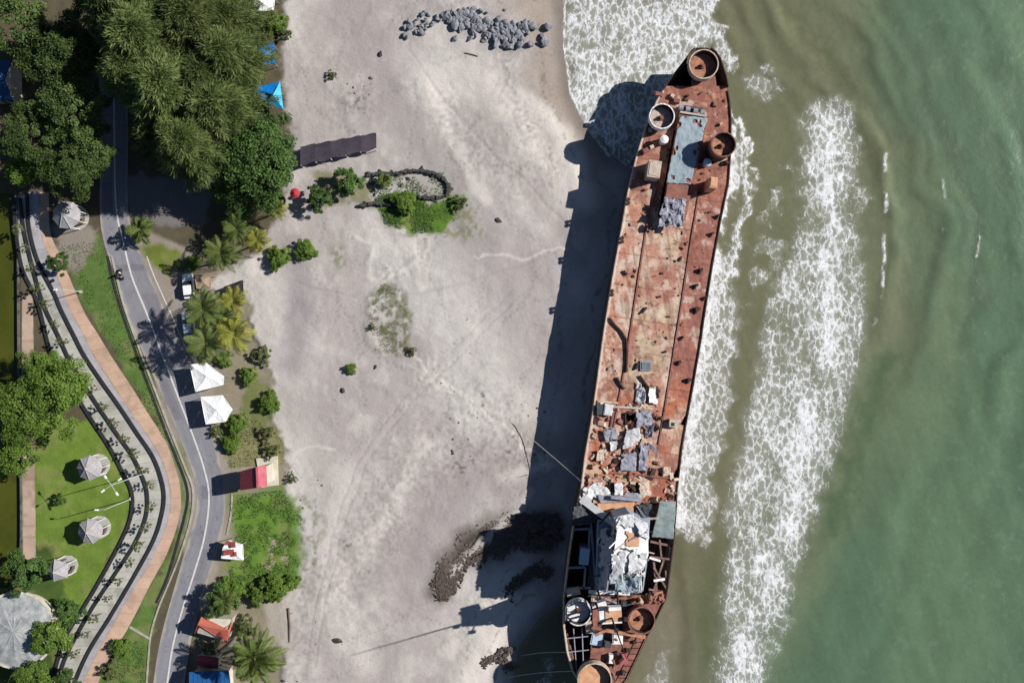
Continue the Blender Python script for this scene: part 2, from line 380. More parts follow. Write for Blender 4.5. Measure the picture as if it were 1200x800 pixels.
def build_ground():
    xs = axis(-84, 30, .22, 900); ys = axis(-57, 57, .22, 900)
    X, Y, F = grid(xs, ys)
    U = 600 + PX * X; V = 400 - PX * Y
    d = seg_dist(U, V, SHORE); d = np.where(inside(U, V, LAND), d, -d) / PX          # metres inland
    wx = (fbm(X, Y, 4, 4, 1) - .5); wy = (fbm(X, Y, 4, 4, 2) - .5)
    Uw = U + wx * 26; Vw = V + wy * 26                                              # wavy coordinates for natural edges
    Uf = U + (fbm(X, Y, 1.2, 4, 3) - .5) * 14 + wx * 10; Vf = V + (fbm(X, Y, 1.2, 4, 4) - .5) * 14 + wy * 10
    big = fbm(X, Y, 16, 4, 5); mid = fbm(X, Y, 3.5, 4, 6); fine = fbm(X, Y, .7, 3, 7); tiny = RS.rand(len(X))
    # sand
    C = np.zeros((len(X), 3))
    def mix(a, b, t): return a + (b - a) * t[:, None]
    c1 = np.array(A(208, 201, 195)); c2 = np.array(A(184, 175, 170)); c3 = np.array(A(226, 220, 211))
    C[:] = c1
    C[:] = mix(C, c2, sstep(.44, .60, fbm(X + .5 * Y, (Y - .5 * X) * .55, 15, 5, 8)) * .95)
    C[:] = mix(C, c3, sstep(.5, .75, mid) * .35)
    C *= (1 + (fine - .5) * .16 + (tiny - .5) * .05)[:, None]
    def paint(mask, col, op=1.0, var=0.0, vs=1.5, seed=20):
        nonlocal C
        col = np.array(col)[None, :] * np.ones((len(X), 1))
        if var: col = col * (1 + (fbm(X, Y, vs, 4, seed) - .5) * 2 * var)[:, None]
        C = C + (col - C) * (np.clip(mask, 0, 1) * op)[:, None]
    H = np.zeros(len(X))
    # --- beach tone: broad areas
    mauve = A(170, 160, 157); lightc = A(226, 218, 208); warm = A(178, 162, 146); grey = A(182, 174, 168)
    for pts, w, c, op in (
        ([(345, 300), (350, 360), (348, 420)], 18, A(158, 150, 150), .75), ([(570, 300), (610, 330), (640, 420)], 40, mauve, .65),
        ([(460, 120), (505, 190), (550, 270)], 24, A(164, 157, 153), .75), ([(560, 130), (620, 200)], 24, grey, .5),
        ([(490, 640), (545, 570), (620, 545)], 32, mauve, .8), ([(470, 720), (500, 650)], 18, mauve, .5), ([(360, 470), (400, 540), (395, 600)], 20, mauve, .5), ([(400, 20), (440, 60)], 30, mauve, .5), ([(330, 470), (370, 500), (380, 560)], 22, grey, .6),
        ([(440, 40), (460, 100), (430, 140)], 30, mauve, .3), ([(400, 700), (430, 640)], 20, grey, .4),
        ([(640, -10), (636, 40), (648, 100), (668, 150), (700, 190)], 20, warm, .8),
        ([(600, 0), (630, 20)], 16, warm, .4),
        ([(560, 640), (480, 720), (430, 800)], 20, grey, .35), ([(520, 690), (525, 660), (550, 640)], 16, A(96, 82, 72), .9), ([(562, 640), (600, 618), (636, 624)], 20, A(70, 60, 54), .95), ([(600, 690), (640, 665)], 6, A(120, 108, 98), .6)):
        paint(lmask(Uw, Vw, pts, w, w), c, op)
    for pts, w, op, h in (
        ([(496, 100), (520, 150), (545, 195), (565, 235)], 7, .5, .10), ([(505, 120), (560, 100), (600, 150), (660, 215)], 14, .5, .1),
        ([(620, 120), (650, 165), (675, 220)], 12, .75, .1), ([(550, 296), (610, 298), (668, 294)], 1.8, .6, .05),
        ([(470, 315), (440, 340), (428, 390), (440, 412)], 3, .6, .1), ([(480, 420), (550, 465), (600, 510), (650, 545)], 2.2, .7, -.05),
        ([(490, 435), (530, 462)], 1.5, .5, .05), ([(400, 560), (380, 640), (390, 700), (420, 770)], 16, .55, .1),
        ([(500, 520), (450, 600), (420, 660)], 10, .5, .08), ([(590, 560), (640, 540)], 10, .6, .08),
        ([(520, 690), (560, 640), (600, 600), (625, 575)], 5, .6, .12), ([(592, 705), (566, 750), (548, 800)], 22, .95, .35), ([(640, 130), (672, 190), (690, 240)], 12, .9, .2), ([(500, 95), (560, 80), (600, 130), (640, 200), (668, 240)], 20, .55, .12),
        ([(575, 700), (545, 720), (520, 760)], 8, .5, .1), ([(440, 200), (470, 280), (500, 330)], 8, .35, .08),
        ([(340, 530), (370, 520), (395, 530)], 2, .5, .05), ([(420, 275), (440, 290), (430, 320)], 3, .5, .08), ([(330, 180), (300, 230)], 8, .3, 0)):
        m = lmask(Uw, Vw, pts, w, w * .8)
        paint(m, lightc, op); H += m * h
    # foot and vehicle tracks: trodden, finely churned sand
    churn = np.zeros(len(X))
    for pts, w in (([(520, 130), (570, 180), (610, 210)], 22), ([(590, 60), (600, 130), (640, 200)], 16), ([(400, 690), (470, 560), (560, 470)], 34), ([(330, 620), (360, 700), (350, 780)], 18), ([(480, 420), (560, 480), (640, 545)], 14), ([(520, 540), (600, 520)], 26), ([(420, 110), (400, 130)], 18), ([(450, 320), (500, 300)], 12)):
        churn = np.maximum(churn, lmask(Uw, Vw, pts, w, w))
    ch = fbm(X, Y, .55, 2, 30)
    C *= (1 - churn * sstep(.5, .68, ch) * .15 + churn * sstep(.5, .3, ch) * .08)[:, None]
    H += churn * (ch - .5) * .10
    rs_ = np.random.RandomState(77)
    for k in range(70):
        u0, v0 = rs_.uniform(350, 660), rs_.uniform(20, 780); a = rs_.uniform(0, 6.28); n_ = rs_.randint(8, 24)
        pu, pv = [], []
        for j in range(n_):
            u0 += 5.5 * math.cos(a); v0 += 5.5 * math.sin(a); a += rs_.uniform(-.22, .22)
            sd_ = (j % 2 * 2 - 1) * 1.1
            cu, cv = u0 - math.sin(a) * sd_, v0 + math.cos(a) * sd_
            sel = (np.abs(U - cu) < 4) & (np.abs(V - cv) < 4)
            g_ = np.exp(-((U[sel] - cu) ** 2 + (V[sel] - cv) ** 2) / 2.2)
            C[sel] *= (1 - .2 * g_)[:, None]; H[sel] -= .05 * g_
    for ln in ([(360, 780), (372, 700), (392, 620), (420, 540), (470, 470), (540, 400), (600, 340)], [(370, 782), (382, 702), (402, 622), (430, 542), (480, 474), (550, 406), (610, 346)], [(345, 330), (420, 350), (520, 340), (640, 300)], [(480, 60), (520, 120), (590, 190), (660, 260)]):
        m = lmask(Uw * .3 + U * .7, Vw * .3 + V * .7, ln, 1.3, 1.2); C *= (1 - .10 * m)[:, None]; H -= .04 * m
    # dark specks of drift litter
    lit = np.zeros(len(X))
    for (cx, cy, r) in ((415, 118, 16), (455, 375, 26), (550, 375, 12), (545, 545, 18), (600, 520, 18), (620, 535, 14), (345, 620, 14), (360, 655, 14), (405, 640, 12), (440, 440, 10), (570, 470, 16), (470, 320, 8)):
        lit = np.maximum(lit, np.exp(-((U - cx) ** 2 + (V - cy) ** 2) / (r * r)))
    sp = sstep(.60, .74, fbm(X, Y, .8, 3, 41)); paint(lit * sp, A(96, 88, 82), .8)
    # sparse dune scrub
    m = np.maximum(pmask(Uw, Vw, [(436, 345), (450, 330), (478, 345), (482, 400), (476, 416), (440, 410), (430, 380)], 8), 0)
    paint(m * sstep(.38, .6, fbm(X, Y, .9, 3, 50)), A(128, 126, 100), .85); paint(m * sstep(.58, .7, fbm(X, Y, .7, 3, 51)), A(96, 104, 60), .8)
    m = pmask(Uw, Vw, [(388, 288), (408, 292), (406, 318), (392, 316)], 8); paint(m * sstep(.4, .6, fine), A(126, 130, 96), .7)
    m = pmask(Uw, Vw, [(340, 585), (372, 560), (380, 640), (360, 690), (335, 700)], 14); paint(m * sstep(.5, .68, fbm(X, Y, .9, 3, 52)), A(120, 122, 84), .6)
    paint(lmask(Uf, Vf, [(460, 262), (500, 276), (560, 268), (540, 240)], 10, 9) * sstep(.45, .62, fine), A(128, 128, 84), .7)
    # --- west: earth under the trees, grass, verges
    earth = A(98, 90, 70)
    west = pmask(Uf, Vf, [(-3000, -3000), (338, -3000), (335, 20), (328, 60), (334, 130), (346, 175), (336, 225), (322, 262), (300, 292), (262, 318), (236, 330), (262, 345), (290, 352), (300, 400), (318, 440), (322, 500), (338, 545), (332, 580), (340, 610), (340, 660), (332, 705), (318, 712), (330, 760), (330, 3000), (-3000, 3000)], 5)
    paint(west, earth, 1, .25, 1.2, 60)
    paint(west * sstep(280, 330, V) * sstep(215, 240, U), A(160, 150, 128), .8, .15, 1.5, 61)
    sandy = A(176, 160, 140); grass = A(98, 128, 48); grass2 = A(116, 134, 60); dry = A(156, 148, 100); lawn = A(112, 138, 52)
    paint(pmask(Uw, Vw, [(150, 255), (228, 300), (240, 420), (262, 520), (300, 545), (270, 575), (262, 640), (250, 700), (225, 720), (150, 260)], 5), A(172, 160, 148), .8, .15)      # road shoulder
    def green(poly, col, op=.95, var=.28, soft=3.5, bias=0):
        m = pmask(Uf, Vf, poly, soft, bias); paint(m, col, op, var, 1.1, 70); paint(m * sstep(.52, .7, fbm(X, Y, 2.2, 4, 72)), dry, .35); return m
    g = green([(62, 270), (120, 275), (131, 322), (144, 362), (163, 412), (178, 455), (195, 500), (214, 548), (221, 574), (220, 606), (206, 650), (192, 690), (178, 730), (172, 800), (100, 850), (115, 805), (140, 755), (200, 640), (214, 600), (212, 560), (180, 490), (100, 360), (84, 318)], A(96, 124, 58), .95)
    green([(30, 495), (60, 490), (106, 490), (130, 527), (154, 570), (155, 592), (150, 615), (110, 692), (74, 752), (40, 780), (0, 690), (40, 640)], lawn)
    green([(16, 640), (60, 640), (80, 720), (66, 840), (-60, 840), (-60, 670)], A(70, 92, 40))
    green([(268, 580), (330, 574), (352, 600), (354, 650), (340, 690), (300, 704), (276, 692), (268, 668), (276, 630)], A(104, 138, 52), 1, .22, 9)
    green([(163, 290), (190, 285), (212, 300), (200, 322), (176, 312)], A(110, 124, 44))
    green([(440, 232), (470, 222), (500, 240), (546, 228), (540, 250), (520, 272), (480, 274), (452, 262)], A(96, 128, 44), 1, .3)
    green([(370, 205), (400, 200), (430, 215), (440, 240), (400, 238), (372, 245)], A(120, 118, 72), .7)
    green([(250, 500), (290, 488), (332, 505), (332, 545), (300, 540), (270, 548)], A(138, 136, 86), .75)
    green([(292, 440), (322, 455), (326, 490), (300, 500), (280, 482)], A(110, 122, 62), .8)
    green([(186, 440), (198, 446), (204, 475), (194, 480)], A(122, 128, 86), .8); green([(206, 518), (218, 528), (224, 556), (214, 556)], A(122, 128, 86), .8)
    paint(pmask(Uf, Vf, [(312, 630), (332, 632), (336, 660), (312, 664)], 5) * sstep(.45, .6, fine), A(196, 170, 160), .8)
    paint(pmask(Uf, Vf, [(60, 262), (118, 268), (112, 286), (92, 320), (80, 316), (66, 290)], 4), A(158, 146, 138), .9, .12)      # trodden yard
    paint(pmask(Uf, Vf, [(150, 205), (250, 205), (240, 262), (152, 262)], 4), A(132, 126, 126), .9, .1)                        # parking apron
    paint(pmask(Uf, Vf, [(200, 330), (222, 325), (226, 380), (236, 420), (222, 420), (208, 380)], 3), A(160, 152, 148), .9, .1)
    paint(pmask(Uf, Vf, [(312, 705), (338, 702), (338, 760), (314, 752)], 5), A(186, 176, 164), .8)
    tide = np.exp(-((d - 4.2 - 3 * (mid - .5) - 4 * (big - .5)) / .25) ** 2) * (d > 1); paint(tide * sstep(.45, .6, fine), A(120, 106, 92), .55)
    tide = np.exp(-((d - 9 - 5 * (mid - .5) - 7 * (big - .5)) / .35) ** 2); paint(tide * sstep(.5, .62, fine), A(132, 120, 108), .5)
    # wet margin and bed
    wet = (1 - sstep(.2, 2.6 + 2 * (mid - .5), d)) * (d > -2)
    C *= (1 - .42 * wet)[:, None]
    bed = sstep(.3, -.6, d)
    paint(bed, A(112, 104, 86), 1)
    # relief
    beach = (1 - west) * sstep(0, 7, d)
    H = H * sstep(1, 5, d) + beach * ((big - .5) * .9 + (mid - .5) * .30 + (fine - .5) * .05)
    H += -.35 + .35 * sstep(0, 12, d) + np.where(d < 0, np.maximum(.12 * d, -2.5), 0)
    H = np.where(d < 0, np.minimum(H, -.36 + np.maximum(.12 * d, -2.5)), np.maximum(H, -.35 + .03 * np.minimum(d, 3)))
    H *= 1 - (pmask(U, V, CANAL, .8) > .5)
    H = np.where(pmask(U, V, CANAL, .8) > .5, -1.4, H)
    o = np_mesh('ground', np.stack([X, Y, H], 1), F, attr_mat('ground soil and sand', .95, 3.0, .13, .45, 2.5), attrs={'Col': np.clip(C, .004, .85)}, smooth=True)
    tag(o, kind='structure')

def build_sea():
    xs = axis(-4, 84, .22, 900); xs = xs[xs > -10]; ys = axis(-57, 57, .22, 900)
    X, Y, F = grid(xs, ys)
    U = 600 + PX * X; V = 400 - PX * Y
    d = seg_dist(U, V, SHORE); d = np.where(inside(U, V, LAND), d, -d) / PX
    keep = d < 1.2
    kf = keep[F].any(1); F = F[kf]
    idx = np.unique(F); re = np.full(len(X), -1); re[idx] = np.arange(len(idx)); F = re[F]
    X = X[idx]; Y = Y[idx]; U = U[idx]; V = V[idx]; d = d[idx]
    wx = fbm(X, Y, 7, 4, 101) - .5; wy = fbm(X, Y, 7, 4, 102) - .5
    Uw = U + wx * 34; Vw = V + wy * 34
    Uf = U + (fbm(X, Y, 1.6, 4, 103) - .5) * 26 + wx * 16; Vf = V + (fbm(X, Y, 1.6, 4, 104) - .5) * 26 + wy * 16
    n = len(X); C = np.zeros((n, 3))
    def paint(mask, col, op=1.0):
        nonlocal C
        C = C + (np.array(col)[None] - C) * (np.clip(mask, 0, 1) * op)[:, None]
    # distance seaward from the outer breaker line
    CREST = [(760, -900), (840, -60), (905, 20), (965, 95), (1010, 180), (1034, 270), (1036, 345), (1020, 430), (988, 530), (950, 640), (905, 740), (868, 810), (500, 1700)]
    SEAP = CREST + [(9000, 1700), (9000, -900)]
    s = seg_dist(Uw * .6 + U * .4, Vw * .6 + V * .4, CREST); s = np.where(inside(U, V, SEAP), s, -s)       # px, + seaward
    olive = A(117, 119, 92); brown = A(124, 119, 96); green = A(102, 126, 98); green2 = A(112, 134, 108); deep = A(84, 110, 88)
    C[:] = olive
    paint(1 - sstep(-40, 60, U - 860 + (V - 300) * -.05 + wx * 60), brown, .6)
    t = sstep(-60, 170, s + 70 * sstep(250, 800, V) - 60 * sstep(260, 0, V) + wx * 60); paint(t, green, 1)
    paint(sstep(150, 420, s) * sstep(700, 200, V), green2, .5)
    paint(sstep(.45, .75, fbm(X * .6, Y * .22, 10, 4, 110)) * sstep(0, 80, s), deep, .55)
    paint(lmask(Uw, Vw, [(1196, 160), (1190, 300), (1175, 420)], 30, 28), deep, .5)
    # swell bands parallel to the shore
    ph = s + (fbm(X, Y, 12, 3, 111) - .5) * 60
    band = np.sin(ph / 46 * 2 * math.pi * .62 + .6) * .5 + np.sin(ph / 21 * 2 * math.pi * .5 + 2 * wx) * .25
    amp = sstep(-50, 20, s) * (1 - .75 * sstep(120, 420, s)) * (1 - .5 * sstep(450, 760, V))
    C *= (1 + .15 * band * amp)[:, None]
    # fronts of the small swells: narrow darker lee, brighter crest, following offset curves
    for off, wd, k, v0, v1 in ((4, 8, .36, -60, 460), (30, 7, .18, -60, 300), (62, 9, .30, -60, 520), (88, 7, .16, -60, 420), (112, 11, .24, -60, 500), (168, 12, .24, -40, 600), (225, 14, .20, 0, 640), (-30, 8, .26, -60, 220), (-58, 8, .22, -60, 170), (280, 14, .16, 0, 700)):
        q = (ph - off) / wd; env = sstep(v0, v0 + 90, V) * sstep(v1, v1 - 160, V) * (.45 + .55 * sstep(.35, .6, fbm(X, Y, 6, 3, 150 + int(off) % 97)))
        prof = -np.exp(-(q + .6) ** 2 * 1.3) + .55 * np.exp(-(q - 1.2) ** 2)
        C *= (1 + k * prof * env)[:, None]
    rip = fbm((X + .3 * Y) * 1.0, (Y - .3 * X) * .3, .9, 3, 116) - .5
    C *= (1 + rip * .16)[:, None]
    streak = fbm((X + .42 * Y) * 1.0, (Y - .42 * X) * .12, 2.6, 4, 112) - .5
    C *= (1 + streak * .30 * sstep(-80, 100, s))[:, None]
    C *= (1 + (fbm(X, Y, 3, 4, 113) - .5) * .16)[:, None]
    paint(lmask(Uw, Vw, [(850, 640), (838, 700), (826, 800)], 16, 16), A(100, 104, 76), .7)
    paint(pmask(Uw, Vw, [(756, 720), (800, 700), (822, 800), (800, 850), (740, 850)], 16), A(134, 128, 110), .75)
    paint(lmask(Uw, Vw, [(798, 640), (806, 720), (806, 820)], 7, 7), A(96, 94, 72), .6)
    paint(lmask(Uf, Vf, [(940, 40), (985, 90), (1012, 140), (1030, 200)], 9, 9), A(92, 96, 70), .55)
    paint(lmask(Uf, Vf, [(1040, 420), (1010, 520), (975, 620)], 10, 10), A(64, 92, 62), .5)
    edge = sstep(-1.2, 0, d); paint(edge, A(150, 138, 120), .6)
    # ---- foam amount
    fo = np.zeros(n)
    def foam(m, k): 
        nonlocal fo
        fo = np.maximum(fo, np.clip(m, 0, 1) * k)
    patch = fbm(X, Y, 2.2, 4, 120); gap = fbm(X, Y, 5, 3, 121)
    foam(pmask(Uf, Vf, [(662, -80), (663, 55), (672, 112), (692, 150), (740, 200), (800, 110), (818, 62), (850, 52), (838, 20), (826, -80)], 7), .76)
    foam(lmask(Uf, Vf, [(823, -60), (828, 10), (840, 40), (852, 75)], 7, 6), .92)
    foam(lmask(U + wx * 6, V, [(661, -60), (662, 55), (670, 108), (690, 150), (714, 183)], 2.2, 2.2), .85)
    # lace along the hull
    foam(pmask(Uf, Vf, [(846, 140), (876, 160), (884, 215), (876, 270), (862, 330), (866, 380), (862, 430), (860, 470), (846, 520), (836, 560), (842, 610), (826, 640), (792, 632), (800, 500), (815, 400), (835, 250)], 7), .62 )
    foam(lmask(Uf, Vf, [(858, 195), (844, 290), (829, 395), (815, 480), (804, 560), (799, 615)], 12, 10), .92)
    foam(lmask(U + wx * 8, V, [(858, 150), (857, 195), (842, 290), (826, 395), (812, 480), (801, 560), (796, 612)], 5, 4), 1.12)
    foam(lmask(Uf, Vf, [(855, 120), (872, 150), (879, 200), (876, 250), (864, 300), (850, 345)], 3.0, 2.6), .95)
    fo *= 1 - .9 * lmask(Uf, Vf, [(862, 225), (858, 250), (850, 290)], 7, 6)
    # main breaker
    BR = [(966, 138), (979, 140), (984, 170), (992, 205), (1000, 240), (1011, 280), (1014, 330), (1018, 390), (1002, 450), (990, 505), (974, 550), (956, 600), (940, 650), (918, 705), (898, 760), (884, 830), (848, 830), (850, 760), (848, 700), (850, 640), (852, 600), (864, 545), (874, 490), (886, 440), (896, 390), (906, 340), (932, 290), (952, 235), (958, 180)]
    foam(pmask(Uf * .55 + U * .45, Vf, BR, 14), .66)
    foam(lmask(Uf, Vf, [(972, 145), (972, 210), (976, 300), (972, 400), (954, 480), (932, 560), (908, 640), (888, 720), (868, 800)], 26, 25), .92)
    fo *= 1 - .25 * sstep(.52, .66, gap) * pmask(U, V, BR, 20)
    fo *= 1 - .2 * pmask(U, V, BR, 20) * sstep(.5, .62, fbm(X * 1.6, Y * .35, 2.0, 4, 127))
    foam(lmask(Uf, Vf, [(930, 250), (905, 300), (880, 380)], 16, 15) * sstep(.42, .6, patch), .5)
    foam(pmask(Uf, Vf, [(872, 85), (900, 80), (914, 105), (898, 122), (876, 108)], 8), .52)
    foam(lmask(Uf, Vf, [(955, 128), (968, 140)], 7, 6), .5)
    foam(lmask(Uf, Vf, [(998, 205), (1010, 235)], 12, 12) * sstep(.4, .55, patch), .55); foam(lmask(Uf, Vf, [(890, 250), (905, 230), (925, 200)], 10, 10) * sstep(.48, .6, patch), .5)
    # thin crest lines out at sea
    foam(lmask(U + wx * 14, V, [(1036, 180), (1041, 230), (1039, 300), (1032, 350), (1026, 390)], 2.2, 2.2) * sstep(.42, .58, fbm(X, Y, 1.6, 4, 122)), .86)
    foam(lmask(U + wx * 14, V, [(1103, 175), (1108, 250), (1106, 320)], 1.6, 1.5) * sstep(.46, .6, fbm(X, Y, 2.5, 3, 123)), .72)
    foam(lmask(U + wx * 14, V, [(1152, 220), (1150, 270), (1140, 350)], 1.6, 1.5) * sstep(.56, .66, fbm(X, Y, 2.5, 3, 124)), .6)
    foam(lmask(Uf, Vf, [(866, 760), (882, 730)], 10, 10), .5)
    foam(pmask(Uf, Vf, [(750, 790), (775, 745), (795, 760), (800, 850), (745, 850)], 10) * sstep(.45, .6, patch), .42)
    foam(pmask(Uf, Vf, [(636, 770), (648, 772), (660, 850), (628, 850)], 6), .5)
    foam(sstep(.66, .75, fbm(X, Y, 1.2, 3, 125)) * sstep(30, 120, s) * .3, .5)
    inb = pmask(U, V, BR, 20); dr = fbm(X * .9 + .5 * Y, (Y - .5 * X) * .35, 2.2, 4, 128)
    fo *= 1 - inb * (1 - np.clip(.62 + .8 * dr, .5, 1.12))
    fo *= 1 - .22 * sstep(.5, .64, fbm(X, Y, 3.2, 4, 129)) * (U < 850) * (V < 200)
    Z = -.35 + .045 * band * amp + .05 * fo + (fbm(X, Y, 2.5, 3, 126) - .5) * .06
    Z = np.where(d > -2, -.35 + (Z + .35) * sstep(.5, -2, d), Z)
    m, nt, b = newmat('sea water with foam')
    at = N(nt, 'ShaderNodeAttribute', attribute_name='Col'); fa = N(nt, 'ShaderNodeAttribute', attribute_name='foam')
    tc = N(nt, 'ShaderNodeTexCoord')
    wn = N(nt, 'ShaderNodeTexNoise', Scale=.9, Detail=4); nt.links.new(tc.outputs['Object'], wn.inputs['Vector'])
    wv = N(nt, 'ShaderNodeVectorMath', operation='MULTIPLY_ADD'); wv.inputs[1].default_value = (1.1, 1.1, 0)
    nt.links.new(wn.outputs['Color'], wv.inputs[0]); nt.links.new(tc.outputs['Object'], wv.inputs[2])
    fst = N(nt, 'ShaderNodeMapping'); fst.inputs['Rotation'].default_value = (0, 0, .13); fst.inputs['Scale'].default_value = (1.25, .7, 1); nt.links.new(wv.outputs[0], fst.inputs[0])
    def lace(scale, k):
        v = N(nt, 'ShaderNodeTexVoronoi', feature='DISTANCE_TO_EDGE', Scale=scale)
        nt.links.new(fst.outputs[0], v.inputs['Vector'])
        q = N(nt, 'ShaderNodeMapRange'); q.inputs[1].default_value = 0; q.inputs[2].default_value = k; q.inputs[3].default_value = 1; q.inputs[4].default_value = 0
        nt.links.new(v.outputs['Distance'], q.inputs[0]); return q.outputs[0]
    a1 = lace(.85, .40); a2 = lace(2.3, .40)
    fn = N(nt, 'ShaderNodeTexNoise', Scale=1.5, Detail=8, Roughness=.72); nt.links.new(fst.outputs[0], fn.inputs['Vector'])
    def mth(op, x, y, z=None):
        q = N(nt, 'ShaderNodeMath', operation=op)
        for i, w in enumerate((x, y, z)):
            if w is None: continue
            if isinstance(w, (int, float)): q.inputs[i].default_value = w
            else: nt.links.new(w, q.inputs[i])
        return q.outputs[0]
    pat = mth('MULTIPLY_ADD', a1, .46, mth('MULTIPLY_ADD', a2, .30, mth('MULTIPLY_ADD', fn.outputs[0], 1.2, -.60)))
    # pat about 0..0.9; foam where pat > 1 - amount
    thr = mth('MULTIPLY_ADD', fa.outputs['Fac'], -.80, .98)
    x = mth('SUBTRACT', pat, thr)
    ff = N(nt, 'ShaderNodeMapRange', interpolation_type='SMOOTHSTEP'); ff.inputs[1].default_value = -.22; ff.inputs[2].default_value = .42
    nt.links.new(x, ff.inputs[0])
    gate = N(nt, 'ShaderNodeMapRange'); gate.inputs[1].default_value = .05; gate.inputs[2].default_value = .25; nt.links.new(fa.outputs['Fac'], gate.inputs[0])
    fac = mth('MULTIPLY', ff.outputs[0], gate.outputs[0])
    veil = mth('MULTIPLY', mth('POWER', fa.outputs['Fac'], 1.6), .42); fac = mth('MAXIMUM', fac, veil)
    n2 = N(nt, 'ShaderNodeTexNoise', Scale=1.3, Detail=9, Roughness=.7); nt.links.new(tc.outputs['Object'], n2.inputs['Vector'])
    mr = N(nt, 'ShaderNodeMapRange'); mr.inputs[1].default_value = .25; mr.inputs[2].default_value = .75; mr.inputs[3].default_value = .9; mr.inputs[4].default_value = 1.1
    nt.links.new(n2.outputs[0], mr.inputs[0])
    vm = N(nt, 'ShaderNodeVectorMath', operation='SCALE'); nt.links.new(at.outputs['Color'], vm.inputs[0]); nt.links.new(mr.outputs[0], vm.inputs['Scale'])
    mx = N(nt, 'ShaderNodeMix', data_type='RGBA'); fcol = ramp(nt, n2.outputs[0], [(.32, (.52, .53, .53)), (.58, (.74, .75, .76))]); nt.links.new(fcol, mx.inputs[7])
    nt.links.new(fac, mx.inputs[0]); nt.links.new(vm.outputs[0], mx.inputs[6]); nt.links.new(mx.outputs[2], b.inputs['Base Color'])
    rr = mth('MULTIPLY_ADD', fac, .6, .25); nt.links.new(rr, b.inputs['Roughness'])
    b.inputs['Specular IOR Level'].default_value = .12
    n3 = N(nt, 'ShaderNodeTexNoise', Scale=1.1, Detail=7, Roughness=.6); nt.links.new(tc.outputs['Object'], n3.inputs['Vector'])
    hh = mth('MULTIPLY_ADD', fac, .35, n3.outputs[0])
    bp = N(nt, 'ShaderNodeBump', Strength=.35, Distance=.12); nt.links.new(hh, bp.inputs['Height']); nt.links.new(bp.outputs[0], b.inputs['Normal'])
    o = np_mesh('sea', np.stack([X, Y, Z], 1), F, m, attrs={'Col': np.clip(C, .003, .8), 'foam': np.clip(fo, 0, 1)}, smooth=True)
    tag(o, kind='structure')

def strip(name, L, R, z, mat, z0=None, cuts=None):
    n = int(max(len(L), len(R)) * 10)
    l = resample(spline(L), n); r = resample(spline(R), n)
    mb = MB(); vs = []; 
    for a, b in zip(l, r):
        pa = P(a[0], a[1]); pb = P(b[0], b[1]); vs += [(pa.x, pa.y, z), (pb.x, pb.y, z)]
    fs = [(2 * i, 2 * i + 2, 2 * i + 3, 2 * i + 1) for i in range(n - 1)]
    mb.add(vs, fs)
    o = mb.build(name, mat); 
    return o
def ribbon(mb, line, w, z0, z1, step=6):
    """solid low wall following a pixel line, w metres wide"""
    pts = [P(*p) for p in spline(line, step)]
    n = len(pts); vs = []; fs = []
    for i, p in enumerate(pts):
        t = (pts[min(i + 1, n - 1)] - pts[max(i - 1, 0)]).normalized(); q = Vector((-t.y, t.x, 0)) * (w / 2)
        vs += [(p + q).to_tuple()[:2] + (z0,), (p - q).to_tuple()[:2] + (z0,), (p - q).to_tuple()[:2] + (z1,), (p + q).to_tuple()[:2] + (z1,)]
    for i in range(n - 1):
        for k in range(4):
            l = (k + 1) % 4; fs.append((4 * i + k, 4 * i + l, 4 * i + 4 + l, 4 * i + 4 + k))
    fs += [(3, 2, 1, 0), (4 * n - 4, 4 * n - 3, 4 * n - 2, 4 * n - 1)]
    mb.add(vs, fs)
    return mb

build_ground()
build_sea()
S_ = lambda o: tag(o, kind='structure')
def strip_grid(name, L, R, z, nacross, paintf, mat):
    n = int(max(len(L), len(R)) * 40)
    l = resample(spline(L), n); r = resample(spline(R), n); t = np.linspace(0, 1, nacross)
    Q = l[:, None, :] * (1 - t[None, :, None]) + r[:, None, :] * t[None, :, None]
    mid = (l + r) / 2; along = np.concatenate([[0], np.cumsum(np.hypot(*np.diff(mid, axis=0).T))]) / PX
    U = Q[..., 0].ravel(); V = Q[..., 1].ravel(); X = (U - 600) / PX; Y = (400 - V) / PX
    C = paintf(X, Y, U, V, np.repeat(along, nacross), np.tile(t, n))
    i = np.arange(n * nacross).reshape(n, nacross)
    F = np.stack([i[:-1, :-1].ravel(), i[1:, :-1].ravel(), i[1:, 1:].ravel(), i[:-1, 1:].ravel()], 1)
    return np_mesh(name, np.stack([X, Y, np.full(len(X), z)], 1), F, mat, attrs={'Col': np.clip(C, .004, .8)})
def blend(C, m, col, op=1.0): return C + (np.array(col)[None] - C) * (np.clip(m, 0, 1) * op)[:, None]
